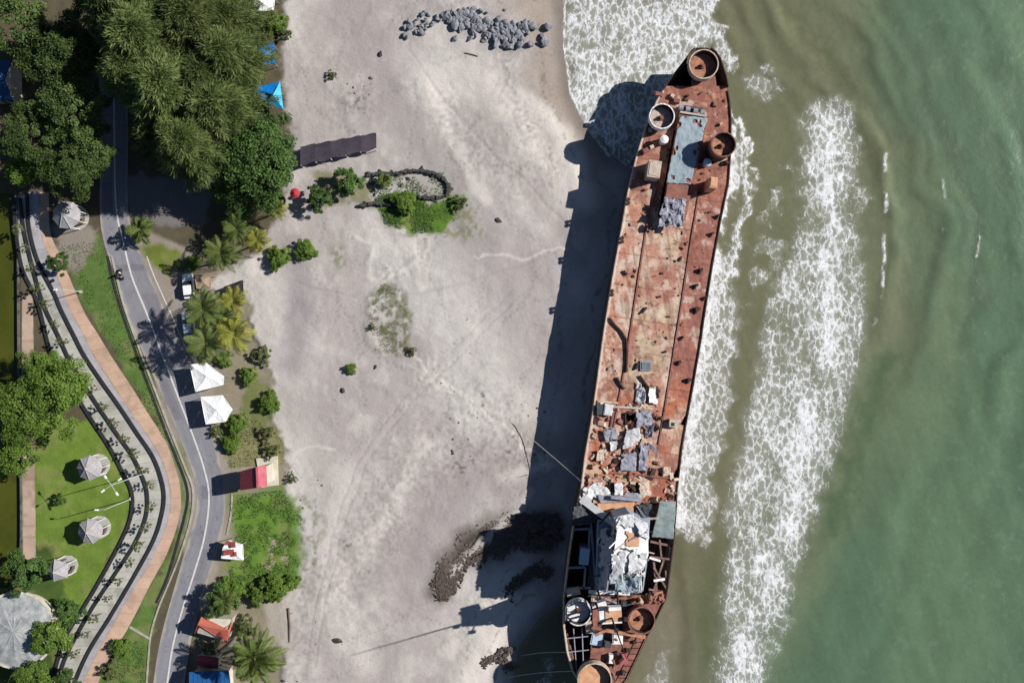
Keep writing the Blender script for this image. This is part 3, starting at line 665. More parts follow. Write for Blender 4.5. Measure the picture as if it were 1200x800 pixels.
def p_road(X, Y, U, V, a, t):
    C = np.tile(np.array(A(150, 148, 154)), (len(X), 1)); n1 = fbm(X, Y, 4, 4, 601); n2 = fbm(X, Y, .8, 4, 602)
    C = C * (1 + (n1 - .5) * .22 + (n2 - .5) * .14)[:, None]
    for c in (.16, .40, .64, .88): C = C * (1 - .09 * np.exp(-((t - c) / .05) ** 2))[:, None]                  # worn wheel tracks
    for c in (.28, .76): C = C * (1 - .10 * sstep(.5, .66, fbm(X, Y, 1.4, 3, 603)) * np.exp(-((t - c) / .05) ** 2))[:, None]      # oil
    for a0, a1, t0, t1, k in ((34, 38.5, .08, .44, .78), (52, 55, .55, .95, .82), (66, 73, .03, .3, .84), (84, 86, .2, .5, .76), (47, 48, .0, 1.0, .8), (94, 99, .5, .8, .83)):
        m = (a > a0) & (a < a1) & (t > t0) & (t < t1); C[m] *= k                                                 # patches
    cr = np.abs(fbm(X, Y, 2.6, 4, 604) - .5); C = C * (1 - .3 * (cr < .006))[:, None]                            # cracks
    e = np.minimum(t, 1 - t) + (fbm(X, Y, 1.6, 4, 605) - .5) * .22
    return blend(C, sstep(.09, .0, e), A(186, 176, 160), .85)                                                    # sand drifted on the edges
def p_path(base, joint, sp):
    def f(X, Y, U, V, a, t):
        C = np.tile(np.array(base), (len(X), 1)); n1 = fbm(X, Y, 3, 4, 611); n2 = fbm(X, Y, .6, 4, 612)
        C = C * (1 + (n1 - .5) * .34 + (n2 - .5) * .2)[:, None]
        if sp: C = C * (1 - .22 * ((a % sp) < .13))[:, None]; cell = np.floor(a / sp); C = C * (1 + ((np.sin(cell * 12.99) * 43758.5) % 1 - .5) * .12)[:, None]
        C = blend(C, sstep(.56, .70, fbm(X, Y, 1.7, 4, 613)), joint, .45)
        e = np.minimum(t, 1 - t) + (fbm(X, Y, 1.2, 4, 614) - .5) * .3
        return blend(C, sstep(.08, -.04, e), joint, .7)
    return f
pvm = attr_mat('worn paving and asphalt', .9, 9, .16, .25, 14, bdist=.02)
S_(strip_grid('road', ROAD_L, ROAD_R, .03, 40, p_road, pvm))
mb = MB()
def flat_line(mb, line, w, z, dash=None):
    pts = [P(*p) for p in spline(line, 3)]; n = len(pts); acc = 0
    for i in range(n - 1):
        t = pts[i + 1] - pts[i]; L = t.length
        if dash and (acc % (dash[0] + dash[1])) > dash[0]: acc += L; continue
        acc += L
        q = Vector((-t.y, t.x, 0)).normalized() * (w / 2)
        mb.add([(*(pts[i] + q).xy, z), (*(pts[i] - q).xy, z), (*(pts[i + 1] - q).xy, z), (*(pts[i + 1] + q).xy, z)], [(0, 1, 2, 3)])
flat_line(mb, ROAD_C, .26, .036)
flat_line(mb, [(172, 300), (180, 322), (196, 358), (206, 380), (219, 411)], .18, .036)
S_(mb.build('road_marking', M['line']))
S_(strip_grid('promenade', RAIL1, RAIL3, .05, 36, p_path(A(192, 189, 179), A(140, 138, 124), 1.5), pvm))
S_(strip_grid('grey_path', RAIL3, ORG_L, .06, 16, p_path(A(184, 180, 184), A(150, 146, 146), 3.0), pvm))
S_(strip_grid('orange_path', ORG_L, ORG_R, .07, 18, p_path(A(212, 178, 154), A(172, 148, 128), 2.2), pvm))
S_(ribbon(MB(), DRAIN, .42, -.2, .04).build('drain', M['black']))
S_(ribbon(MB(), KERB, .24, -.2, .14).build('kerb', M['kerb']))
S_(ribbon(MB(), [(152, 734), (164, 741), (176, 748)], .35, -.2, .1).build('kerb', M['kerb']))
S_(ribbon(MB(), [(272, 578), (271, 600), (266, 626)], .25, -.2, .12).build('kerb', M['kerb']))
for ln, where in ((RAIL1, 'nearest the lawn and canal'), (RAIL2, 'running down the middle of the promenade'), (RAIL3, 'between the promenade and the grey path')):
    o = ribbon(MB(), ln, .46, -.1, .30).build('low_wall', M['black'])
    tag(o, 'long low black wall ' + where, 'low wall', 'black walls of the promenade')
# canal
cw = [P(-700, 218), P(18, 226), P(21, 290), P(22, 440), P(24, 520), P(24, 650), P(10, 690), P(-700, 690)]
mw = pm('canal water', A(84, 88, 32), A(70, 76, 26), A(66, 72, 30), .12, .12, .15, 1.2, spots=.5)
mbw = MB(); mbw.add([(p.x, p.y, -.55) for p in cw], [tuple(range(len(cw) - 1, -1, -1))])
S_(mbw.build('canal_water', mw))
tag(ribbon(MB(), [(19, 224), (21.5, 290), (22.5, 440), (24.5, 520), (24.5, 652), (12, 690)], .34, -1.6, .18).build('canal_wall', M['wall']), 'concrete retaining wall along the green canal', 'wall')
S_(strip_grid('walkway', [(26, 345), (25.5, 440), (27, 655)], [(39, 345), (40, 440), (42.5, 655)], .045, 14, p_path(A(198, 172, 152), A(140, 118, 104), 1.8), pvm))
# ================================================================== the wrecked ship
LE = [(56, 816), (60, 810), (70, 803), (90, 787.5), (117, 770), (147, 757), (185, 745), (227, 735), (257, 730), (325, 717.5), (390, 707), (442, 700), (485, 694), (535, 685), (577, 680), (606, 673), (652, 666), (698, 660.5), (733, 660), (763, 664), (786, 671), (800, 680), (812, 692)]
RE = [(56, 828), (60, 836), (70, 843), (90, 849.5), (117, 855), (140, 857), (185, 856), (215, 854), (257, 845), (312, 835), (375, 825), (397, 822), (455, 812), (520, 800), (577, 793.5), (590, 793), (634, 790), (665, 786), (700, 781), (727, 768), (748, 757), (770, 747), (797, 734), (806, 724), (812, 712)]
def Lu(v): return float(np.interp(v, [p[0] for p in LE], [p[1] for p in LE]))
def Ru(v): return float(np.interp(v, [p[0] for p in RE], [p[1] for p in RE]))
def dz(v): return 6.0 + 1.1 * float(sstep(230, 80, np.float64(v)))
vs_hull = [56, 58, 60, 65, 70, 80, 90, 103, 117, 132, 147, 165, 185, 205, 227, 257, 290, 325, 357, 390, 420, 442, 485, 535, 577, 606, 630, 652, 675, 698, 715, 733, 748, 763, 775, 786, 794, 800, 807, 812]
SH = thing('shipwreck', P(745, 430, 0), 'long rusted grey and red cargo ship wreck stranded along the surf line', 'shipwreck')
# shell
ring = [(Lu(v), v) for v in vs_hull] + [(Ru(v), v) for v in reversed(vs_hull)]
top = [P(u, v, dz(v)) for u, v in ring]
mb = MB(); n = len(ring)
levels = [(1, 0), (.66, .3), (.3, .75), (-.4, 1)]
cen = lambda v: P((Lu(v) + Ru(v)) / 2, v, 6)
lv = []
for zz, k in levels:
    for i, p in enumerate(top):
        v = ring[i][1]
        fl = .10 + .45 * float(sstep(200, 60, np.float64(v))) + .35 * float(sstep(700, 800, np.float64(v)))
        c = cen(min(max(v, 130), 740))
        q = p.lerp(Vector((c.x, c.y, p.z)), fl * k * (1 if v < 200 or v > 700 else .3))
        lv.append((q.x, q.y, p.z * zz if zz > 0 else -2.6))
fs = []
for a in range(len(levels) - 1):
    for i in range(n):
        j = (i + 1) % n
        fs.append((a * n + i, (a + 1) * n + i, (a + 1) * n + j, a * n + j))
mb.add(lv, fs); mb.build('hull', M['hull'], SH, smooth=False)
# gunwale rims: pale along the left, rusty along the right
vv = list(np.linspace(62, 800, 150))
def jit(a): return (random.random() - .5) * a
MB().tube([P(Lu(v) + .6, v, dz(v)) + Vector((0, 0, .12)) for v in vv if v > 104], .17, 6).build('gunwale', M['paleplate'], SH)
MB().tube([P(Ru(v) - .6, v, dz(v)) + Vector((0, 0, .10)) for v in vv if v > 104], .13, 6).build('gunwale', M['rustdark'], SH)
# bow bulwark: high thin plates round the open bow
for side, ff in (('l', Lu), ('r', Ru)):
    b = MB(); vb = [58, 62, 70, 80, 90, 103]
    for a, c in zip(vb[:-1], vb[1:]):
        b.beam(P(ff(a), a, dz(a)) + Vector((0, 0, .3)), P(ff(c), c, dz(c)) + Vector((0, 0, .3)), .14, .9)
    b.build('bow_bulwark', M['rustdark'], SH)
# ---- main deck, painted plate by plate
def deck_grid(name, v0, v1, ul, ur, zf, nx=110, step=.9, mat=None, hole=None):
    ny = int((v1 - v0) / step); V = np.repeat(np.linspace(v0, v1, ny), nx); t = np.tile(np.linspace(0, 1, nx), ny)
    a = np.array([ul(v) for v in np.linspace(v0, v1, ny)]).repeat(nx); b = np.array([ur(v) for v in np.linspace(v0, v1, ny)]).repeat(nx)
    U = a + (b - a) * t
    Z = np.array([zf(v) for v in np.linspace(v0, v1, ny)]).repeat(nx)
    k = (1 - Z / HC) / PX; X = (U - 600) * k; Y = (400 - V) * k
    C = np.ones((len(U), 3))
    def paint(m, c, op=1.0):
        nonlocal C
        C = C + (np.array(c)[None] - C) * (np.clip(m, 0, 1) * op)[:, None]
    n1 = fbm(X, Y, 2.2, 5, 201, .6); n2 = fbm(X, Y, .8, 4, 202, .6); n3 = fbm(X, Y, 5, 4, 203); w1 = (n2 - .5) * 16; w2 = (n1 - .5) * 22
    Uw = U + w1 + w2; Vw = V + (fbm(X, Y, .8, 4, 204) - .5) * 16 + (fbm(X, Y, 2.2, 4, 205) - .5) * 22
    tan = A(208, 182, 160); rose = A(184, 132, 118); red = A(162, 106, 97); orange = A(196, 134, 108); pale = A(216, 202, 186); brown = A(120, 80, 68)
    seamL = np.interp(V, [215, 250, 400, 437, 540], [768, 760, 737, 731, 712]); seamR = np.interp(V, [215, 282, 380, 400, 480, 540], [820, 810, 795, 792, 779, 768])
    C[:] = rose
    left = sstep(2, -2, U - seamL); right = sstep(-2, 2, U - seamR); cent = (1 - left) * (1 - right)
    paint(left, A(200, 156, 134)); paint(left * sstep(.5, .62, n1), pale, .7); paint(left * sstep(.50, .60, fbm(X, Y, 1.8, 5, 206, .6)), orange, .75)
    paint(cent, A(190, 142, 122)); paint(cent * sstep(.48, .6, n1), tan, .85); paint(cent * sstep(.5, .62, fbm(X, Y, 2.6, 5, 207, .6)), A(172, 112, 94), .6)
    for px in ([(735, 352), (792, 352), (788, 372), (734, 384)], [(745, 395), (790, 385), (778, 440), (738, 445)], [(775, 276), (795, 274), (790, 300), (772, 300)], [(740, 330), (760, 328), (756, 340), (738, 342)]):
        paint(pmask(Uw, Vw, px, 4), A(202, 182, 152), .8)
    for px in ([(765, 318), (800, 318), (796, 330), (760, 332)], [(735, 335), (792, 336), (792, 350), (735, 352)], [(762, 392), (796, 385), (785, 412), (770, 404)]):
        paint(pmask(Uw, Vw, px, 4), A(172, 110, 92), .5)
    paint(right, A(166, 110, 97)); paint(right * sstep(.5, .65, n1), A(188, 130, 112), .7); paint(right * sstep(.57, .67, n2), A(124, 78, 70), .5)
    paint(right * pmask(Uw, Vw, [(775, 455), (812, 450), (806, 475), (772, 478)], 5), A(196, 120, 90), .6)
    paint(sstep(455, 480, V), A(190, 142, 122), .6); paint(sstep(455, 470, V) * sstep(.5, .6, n1), A(210, 176, 148), .8); paint(sstep(455, 470, V) * sstep(.52, .62, fbm(X, Y, 1.6, 5, 208, .6)), A(192, 112, 82), .8)
    paint(pmask(Uw, Vw, [(760, 555), (796, 545), (794, 600), (752, 598)], 5), A(172, 100, 78), .8)
    paint(pmask(Uw, Vw, [(695, 515), (715, 515), (716, 535), (694, 535)], 4), A(196, 110, 78), .8)
    bow = sstep(236, 218, V + (n1 - .5) * 30); paint(bow, A(164, 112, 98)); paint(bow * sstep(.48, .62, n1), A(178, 122, 98), .8); paint(bow * sstep(.56, .66, n2), A(116, 76, 66), .6); paint(bow * sstep(.56, .66, fbm(X, Y, 1.4, 5, 209, .6)), A(206, 164, 140), .6)
    paint(sstep(4.5, 1.2, U - a) * sstep(215, 235, V), A(222, 208, 196), .75)
    # seams of the plating
    for q in (np.abs(U - seamL), np.abs(U - seamR)): paint(sstep(1.5, .6, q) * sstep(225, 240, V) * sstep(545, 530, V), brown, .85)
    pl = np.abs(((V + (U - a) * -.14) % 37) - 18); paint(sstep(17.2, 18.2, pl), brown, .5); pl2 = np.abs(((U - a) / np.maximum(b - a, 1) * 9) % 1 - .5); paint(sstep(.482, .496, pl2) * sstep(230, 250, V), brown, .22)
    C *= (1 + (n2 - .5) * .38 + (RS.rand(len(U)) - .5) * .10)[:, None]
    pits = sstep(.69, .76, fbm(X, Y, .5, 3, 210)); paint(pits, A(92, 62, 54), .6)
    paint(sstep(.55, .64, fbm(X, Y, 1.3, 5, 221, .6)) * sstep(.42, .55, n3), A(140, 86, 72), .6); paint(sstep(.57, .66, fbm(X, Y, 1.6, 5, 222, .6)), A(220, 202, 184), .55)
    st = fbm(X * 2.2 + .3 * Y, Y * .25, 1.0, 4, 223); paint(sstep(.58, .68, st), A(120, 76, 66), .45)
    paint(sstep(.54, .66, fbm(X, Y, .7, 4, 224)) * .25, A(122, 82, 70)); C *= 1.14
    i = np.arange(nx * ny).reshape(ny, nx)
    F = np.stack([i[:-1, :-1].ravel(), i[1:, :-1].ravel(), i[1:, 1:].ravel(), i[:-1, 1:].ravel()], 1)
    if hole is not None:
        cu = U[F].mean(1); cv = V[F].mean(1); keep = np.ones(len(F), bool)
        for h in hole: keep &= ~inside(cu, cv, h)
        F = F[keep]
    o = np_mesh(name, np.stack([X, Y, Z + (n1 - .5) * .10], 1) - np.array(world_loc(SH)), F, mat, SH, attrs={'Col': np.clip(C, .004, .8)}, smooth=False)
    return o
M['rusttan'] = pm('tan brown beam', A(150, 122, 110), A(110, 86, 78), A(176, 156, 146), 1.2, .9, .3)
M['lining'] = pm('tub lining dark as shade', (.045, .032, .028), (.03, .024, .022), (.08, .05, .04), 1.2, .9, .3)  # near-black colour puts the inner shade of the tubs into the liner
dm = attr_mat('corroded deck plating', .9, 5, .3, .5, 5, bdist=.06)
r4 = lambda u, v, a, b: [(u - a, v - b), (u + a, v - b), (u + a, v + b), (u - a, v + b)]
holes = [r4(738.5, 490, 5.5, 6.5), [(797, 497), (803, 486), (811, 482), (807, 500)], [(788, 560), (792, 550), (803, 536), (800, 550), (795, 562)], [(735, 570), (747, 565), (750, 578), (737, 578)]]
deck_grid('deck', 101, 607, lambda v: Lu(v) + .3, lambda v: Ru(v) - .3, dz, mat=dm, hole=holes + [[(790, 152), (796.5, 152), (777, 254), (770.5, 254)]])
# inside of the hull, seen through the holes and the open bow and stern
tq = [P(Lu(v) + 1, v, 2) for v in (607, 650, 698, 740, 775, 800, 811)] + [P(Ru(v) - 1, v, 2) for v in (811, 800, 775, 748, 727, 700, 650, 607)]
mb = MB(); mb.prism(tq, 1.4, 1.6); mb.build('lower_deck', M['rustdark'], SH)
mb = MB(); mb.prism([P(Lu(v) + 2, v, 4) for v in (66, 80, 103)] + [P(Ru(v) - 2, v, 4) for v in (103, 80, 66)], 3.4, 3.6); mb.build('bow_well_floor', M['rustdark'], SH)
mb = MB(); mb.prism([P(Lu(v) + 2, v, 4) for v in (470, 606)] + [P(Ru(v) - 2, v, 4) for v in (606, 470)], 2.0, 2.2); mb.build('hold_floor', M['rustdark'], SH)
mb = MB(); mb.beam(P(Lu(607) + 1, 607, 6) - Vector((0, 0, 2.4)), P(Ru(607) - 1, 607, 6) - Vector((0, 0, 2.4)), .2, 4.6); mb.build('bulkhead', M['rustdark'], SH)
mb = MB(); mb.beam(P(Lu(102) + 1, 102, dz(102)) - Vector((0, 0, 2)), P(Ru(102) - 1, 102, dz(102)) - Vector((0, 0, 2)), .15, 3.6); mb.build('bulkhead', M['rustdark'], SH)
MB().prism([P(811, 84, 6.9), P(838, 84, 6.9), P(840, 104, 6.9), P(810, 104, 6.9)], 6.7, 6.92).build('bow_platform', M['rust'], SH)
# plating seams stand a little proud
for line in ([(770, 222), (760, 250), (737, 400), (731, 437), (714, 530)], [(820, 222), (810, 282), (795, 380), (779, 480), (772, 520)]):
    mb = MB(); L = [P(u, v, 6.05) for u, v in line]
    for a, b in zip(L[:-1], L[1:]): mb.beam(a, b, .22, .22)
    mb.build('deck_seam', M['rust'], SH)
for (a, b) in (((697, 475), (765, 479)), ((720, 478), (716, 500)), ((712, 553), (790, 560)), ((700, 470), (724, 472))):
    mb = MB(); mb.beam(P(*a, 6.1), P(*b, 6.1), .28, .3); mb.build('deck_beam', M['paleplate' if a[1] < 476 else 'rust'], SH)

# ---- gun tubs
def gun_tub(u, v, r, zt, zbase, wall, floor, hub=True, jag=.1, hh=1.35, pr=.72):
    c = P(u, v, zt); c.z = zt - hh
    t = MB().ring(c, r, r - .16, hh, 44, jag).build('gun_tub', wall, SH)
    MB().ring((c.x, c.y, c.z + .05), r - .165, r - .24, hh - .25, 44).build('tub_shade_lining', M['lining'], t)  # added dark liner that deepens the shade inside the tub
    MB().cyl((c.x, c.y, c.z + .02), r - .15, .16, 40).build('tub_floor', floor, t)
    MB().cyl((c.x, c.y, zbase), r * pr, c.z - zbase, 28, r * min(.98, pr + .08)).build('tub_pedestal', M['rustdark'], t)
    if hub:
        b = MB(); b.cyl((c.x, c.y, c.z + .18), .42, .35, 16, .36); b.cyl((c.x, c.y, c.z + .53), .22, .35, 12)
        b.build('gun_mount', M['rust'], t)
    return t
gun_tub(825, 75, 2.16, 9.3, 3.6, M['tubpaint'], M['tubfloor'])
gun_tub(776, 136, 1.86, 9.2, 6.8, M['whitepaint'], M['paleplate'])
gun_tub(848, 169, 1.84, 10.6, 6.5, M['rust'], M['tubfloor'], pr=.92)
gun_tub(678, 718, 1.9, 8.9, 1.6, M['whitesheet'], M['whitepaint'])
gun_tub(752, 727, 2.0, 9.0, 1.6, M['rust'], M['tubfloor'])
gun_tub(697, 797, 2.5, 9.4, 1.6, M['tubpaint'], M['peach'], hub=False)

# ---- forward deck: long casing with its sheet cover, winches, ventilators, boxes
def uvbox(u, v, du, dv, z0, z1, rz=0):
    """box whose top is seen centred on pixel (u, v)"""
    c = P(u, v, z1); k = (1 - z1 / HC) / PX
    return MB().box((c.x, c.y, (z0 + z1) / 2), (du * k, dv * k, z1 - z0), rz)
ang = math.radians(8.5)
mb = MB(); mb.prism([P(796, 134, 7.6), P(830, 139, 7.6), P(803, 258, 7.6), P(776, 255, 7.6)], 5.9, 7.58)
cas = mb.build('casing', M['rust'], SH)
def sheet(name, poly, z, mat, amp=.15, nx0=22, ny0=22, seed=1, parent=None, thick=.05, tilt=0, label=None, cat=None, group=None, wrinkle=1.2, tear=0):
    """crumpled sheet over a uv quad"""
    nx, ny = nx0 * 2, ny0 * 2
    a, b, c, d = [np.array(P(u, v, z)) for u, v in poly]
    s, t = np.meshgrid(np.linspace(0, 1, nx), np.linspace(0, 1, ny)); s = s.ravel()[:, None]; t = t.ravel()[:, None]
    Q = (a * (1 - s) + b * s) * (1 - t) + (d * (1 - s) + c * s) * t
    ns = fbm(Q[:, 0], Q[:, 1], wrinkle, 4, 300 + seed, .55) - .5; rg = np.abs(fbm(Q[:, 0] * .5, Q[:, 1], wrinkle * .7, 3, 320 + seed) - .5)
    Q[:, 2] += amp * (ns * 2 + rg * 2) + tilt * (s[:, 0] - .5)
    ed = np.minimum(np.minimum(s, 1 - s), np.minimum(t, 1 - t))[:, 0]
    Q[:, 0] += (fbm(Q[:, 0], Q[:, 1], .6, 3, 340 + seed) - .5) * .5 * amp / .15 * .5
    Q[:, 1] += (fbm(Q[:, 0], Q[:, 1], .6, 3, 350 + seed) - .5) * .5 * amp / .15 * .5
    i = np.arange(nx * ny).reshape(ny, nx)
    F = np.stack([i[:-1, :-1].ravel(), i[:-1, 1:].ravel(), i[1:, 1:].ravel(), i[1:, :-1].ravel()], 1)[:, ::-1]
    if tear:
        cx = Q[F].mean(1); e = ed[F].mean(1); keep = (fbm(cx[:, 0], cx[:, 1], .8, 3, 360 + seed) + e * .9) > .33 + tear
        F = F[keep]
    org = Q.mean(0) if parent is None else np.array(world_loc(parent))
    o = np_mesh(name, Q - org, F, mat, parent, smooth=False)
    if parent is None: o.location = org
    so = o.modifiers.new('thickness', 'SOLIDIFY'); so.thickness = thick
    if label: tag(o, label, cat, group)
    return o
sheet('casing_cover', [(797, 134), (829, 139), (809, 216), (781, 214)], 7.72, M['ramp'], .10, 26, 50, 3, cas, tear=.06)
sheet('crumpled_sheet', [(778, 231), (805, 233), (801, 266), (771, 266)], 7.9, M['greysheet'], .42, 26, 26, 4, None, wrinkle=.9, tear=.10, label='crumpled pale blue metal sheet at the aft end of the ship bow casing', cat='scrap sheet')
wn_ = uvbox(811, 126, 24, 3, 6.8, 7.5, -.14).build('winch', M['darksheet'], SH)
b = MB()
for k, (u, v) in enumerate(((798, 126), (806, 128), (815, 130), (823, 132))):
    b.tube([P(u - 2.5, v, 7.6), P(u + 2.5, v + .6, 7.6)], .42, 12)
b.build('drum', M['greysheet'], wn_)
uvbox(812, 133.5, 30, 2.2, 6.8, 7.9, -.16).build('winch_frame', M['paleplate'], wn_)
def vent(u, v, r, z0, z1, mat):
    c = P(u, v, z1); b = MB(); b.cyl((c.x, c.y, z0), r * .8, z1 - z0 - .25, 18); b.cyl((c.x, c.y, z1 - .25), r, .22, 18, r * .85); b.cyl((c.x, c.y, z1 - .03), r * .8, .12, 18, r * .3)
    return b.build('ventilator', mat, SH)
vent(778.5, 163, .68, 6.5, 8.2, M['whitepaint']); vent(829.5, 190, .62, 6.3, 7.9, M['carblue'])
def deckbox(u, v, du, dv, h, mat, rz=-.15, name='deck_box'):
    z0 = dz(v) - .05
    o = uvbox(u, v, du, dv, z0, z0 + h, rz).build(name, mat, SH)
    c = P(u, v, z0 + h); k = (1 - (z0 + h) / HC) / PX
    l = MB().box((c.x, c.y, z0 + h + .04), (du * k * .8, dv * k * .8, .08), rz).build('lid', mat, o)
    return o
deckbox(767, 198, 15, 20, 2.9, M['paleplate']); deckbox(836.5, 214, 9, 13, 3.7, M['peach']); deckbox(757, 176, 8, 5, 1.0, M['rust'], .5); deckbox(764, 172, 5, 4, 1.2, M['tubpaint'], .4)
deckbox(743, 205, 3, 8, .9, M['greysheet'], -.3); deckbox(793, 118, 8, 5, .5, M['rust']); deckbox(772, 110, 9, 5, .4, M['rust']); deckbox(838, 122, 5, 5, .3, M['rust'])
for (u, v) in ((762, 152), (806, 112), (788, 112), (845, 145), (852, 190), (820, 226), (757, 222)):
    deckbox(u, v, random.uniform(2.5, 5), random.uniform(2.5, 5), random.uniform(.3, .8), M[random.choice(['rust', 'rustdark', 'paleplate'])], random.random())
# bollards in pairs along both sides
for (u, v) in ((733, 236), (726, 281), (714, 343)):
    b = MB()
    for q in (-2.2, 2.2):
        c = P(u + 3, v + q, 6.8); b.cyl((c.x, c.y, 6.0), .22, .8, 12); b.cyl((c.x, c.y, 6.8), .3, .12, 12)
    b.build('bollard', M['rustdark'], SH)
for (u, v, a) in ((836, 273, 4), (822, 316, 6), (817, 334, 5), (818, 362, 8), (797, 424, 5), (808, 445, 6), (843, 252, 4), (828, 348, 3), (801, 395, 3)):
    b = MB(); c = P(u, v, 6.7); k = .12
    b.cyl((c.x, c.y, 5.95), a * .045, .7, 12); b.box((c.x, c.y, 6.2), (a * .12, .25, .45), random.random()); b.box((c.x - .2, c.y - .3, 6.15), (.25, a * .1, .35), random.random())
    b.build('deck_fitting', M['rustdark'], SH)
# hatch and pipes
hb = MB(); c = P(757, 428.5, 6.2); hb.box((c.x, c.y, 6.1), (1.7, 1.5, .35)); h_ = hb.build('deck_hatch', M['greysheet'], SH); MB().box((c.x, c.y, 6.32), (1.3, 1.1, .08)).build('hatch_lid', M['teal'], h_)
for ln in ([(714, 372), (720, 380), (728, 388), (734, 398), (735, 412), (734, 436)], [(750, 440), (757, 450), (763, 457), (770, 453), (772, 466)], [(723, 442), (727, 450), (731, 455)], [(748, 425), (745, 433)], [(752, 367), (758, 360)], [(731, 317), (735, 322)]):
    MB().tube([P(u, v, 6.28) for u, v in ln], .17, 6).build('deck_pipe', M['rustdark'], SH)
# box house on the left edge that throws the step in the long shadow
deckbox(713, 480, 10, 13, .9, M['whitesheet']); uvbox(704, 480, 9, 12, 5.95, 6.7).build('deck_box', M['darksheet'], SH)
o_ = uvbox(790, 496, 11, 9, 5.95, 6.9, -.1).build('coaming', M['paleplate'], SH); uvbox(788.5, 497, 4, 4, 6.8, 6.93, -.1).build('coaming_hole_shade', M['blacksheet'], o_)  # solid dark block painted as the shade of the opening
b = MB(); 
for q in ((-5.5, -6.5, 5.5, -6.5), (5.5, -6.5, 5.5, 6.5), (5.5, 6.5, -5.5, 6.5), (-5.5, 6.5, -5.5, -6.5)):
    b.beam(P(738.5 + q[0], 490 + q[1], 6.2), P(738.5 + q[2], 490 + q[3], 6.2), .16, .5)
b.build('hatch_coaming', M['rustdark'], SH)
# loose scrap lying on the deck: every large sheet its own thing
sc = [
 ([(748, 447), (755, 452), (757, 474), (744, 472)], 6.5, 'whitesheet', .22, .5, 'bent white sheet pointing forward on the rusty deck, left one of the pair'),
 ([(760, 455), (769, 453), (771, 474), (759, 472)], 6.5, 'whitesheet', .22, -.6, 'bent white sheet on the rusty deck, right one of the pair'),
 ([(734, 504), (749, 501), (752, 516), (729, 528)], 6.9, 'whitesheet', .12, .3, 'large bright white sheet of scrap in the middle of the aft deck heap'),
 ([(745, 484), (762, 481), (765, 497), (746, 500)], 6.6, 'greysheet', .25, 0, 'grey crumpled sheet beside the square dark hatch on the ship'),
 ([(706, 502), (722, 501), (724, 514), (710, 517)], 6.6, 'greysheet', .25, 0, 'blue grey sheet in a crumpled heap near the left side of the aft deck'),
 ([(728, 532), (746, 530), (745, 552), (727, 551)], 6.5, 'greysheet', .16, 0, 'flat pale lilac sheet at the lower end of the deck scrap heap'),
 ([(714, 518), (723, 516), (724, 528), (716, 529)], 6.5, 'whitesheet', .14, 0, 'small white sheet between the lilac heap and the large white sheet'),
 ([(757, 500), (766, 496), (764, 512), (757, 514)], 6.5, 'greysheet', .2, .5, 'narrow pale sheet just right of the large white sheet'),
 ([(760, 518), (772, 528), (770, 532), (759, 523)], 6.7, 'greysheet', .1, .7, 'slanting grey strip of metal on the right of the deck scrap heap'),
 ([(750, 520), (760, 522), (758, 550), (748, 552)], 6.4, 'greysheet', .25, 0, 'long torn grey sheet right of the flat lilac sheet'),
 ([(682, 572), (706, 562), (716, 578), (684, 588)], 6.5, 'whitesheet', .25, 0, 'torn white sheet on the left deck edge ahead of the bridge'),
 ([(720, 566), (730, 565), (730, 580), (720, 580)], 7.0, 'whitesheet', .12, 0, 'bright white block shaped sheet just ahead of the bridge'),
 ([(700, 580), (752, 576), (752, 586), (704, 592)], 6.6, 'greysheet', .2, 0, 'long grey sheet lying across the deck ahead of the bridge'),
 ([(748, 566), (760, 563), (764, 580), (750, 584)], 6.5, 'tubpaint', .2, 0, 'rust streaked cream sheet on the right ahead of the bridge'),
 ([(776, 548), (786, 546), (786, 556), (777, 558)], 6.5, 'tubpaint', .2, 0, 'small pale plate by the torn right edge of the deck'),
 ([(700, 528), (708, 526), (708, 540), (699, 540)], 6.5, 'tubpaint', .2, 0, 'small pale plate on the orange rust near the left edge of the deck'),
]
for i, (q, z, mt, amp, tl, lab) in enumerate(sc):
    sheet('scrap_sheet', q, z, M[mt], amp, 14, 14, 20 + i, None, tilt=tl, label=lab, cat='scrap sheet', group='scrap sheets lying on the ship deck', wrinkle=.8, tear=.06)
# uncountable small rubble on the aft deck
def rubble(name, polys, zf, n, size, mat, label, cat, seed, flat=.45):
    rs = np.random.RandomState(seed); b = MB()
    for poly, share in polys:
        us = [p[0] for p in poly]; vs = [p[1] for p in poly]; k = 0
        while k < n * share:
            u = rs.uniform(min(us), max(us)); v = rs.uniform(min(vs), max(vs))
            if not inside(np.array([u]), np.array([v]), poly)[0]: continue
            k += 1; z = zf(v); s_ = size * rs.uniform(.35, 1.3) ** 1.5; c = P(u, v, z)
            b.box((c.x, c.y, z + s_ * .15), (s_ * rs.uniform(.6, 1.8), s_ * rs.uniform(.4, 1), s_ * flat * rs.uniform(.4, 1.3)), rs.uniform(0, 6.3), rs.uniform(-.5, .5), rs.uniform(-.5, .5), rs.uniform(.6, 1))
    o = b.build(name, mat); tag(o, label, cat, kind='stuff'); return o
AFT = [([(698, 470), (772, 468), (768, 560), (690, 562)], .55), ([(684, 556), (795, 555), (792, 604), (676, 604)], .45)]
rubble('rusty_rubble', AFT, lambda v: 6.05, 120, .6, M['rust'], 'rusty small rubble strewn over the aft deck', 'rubble', 5)
rubble('pale_rubble', AFT, lambda v: 6.05, 110, .55, M['tubpaint'], 'pale small rubble strewn over the aft deck', 'rubble', 6)
rubble('dark_rubble', AFT, lambda v: 6.05, 80, .7, M['rustdark'], 'charcoal small rubble strewn over the aft deck', 'rubble', 8)
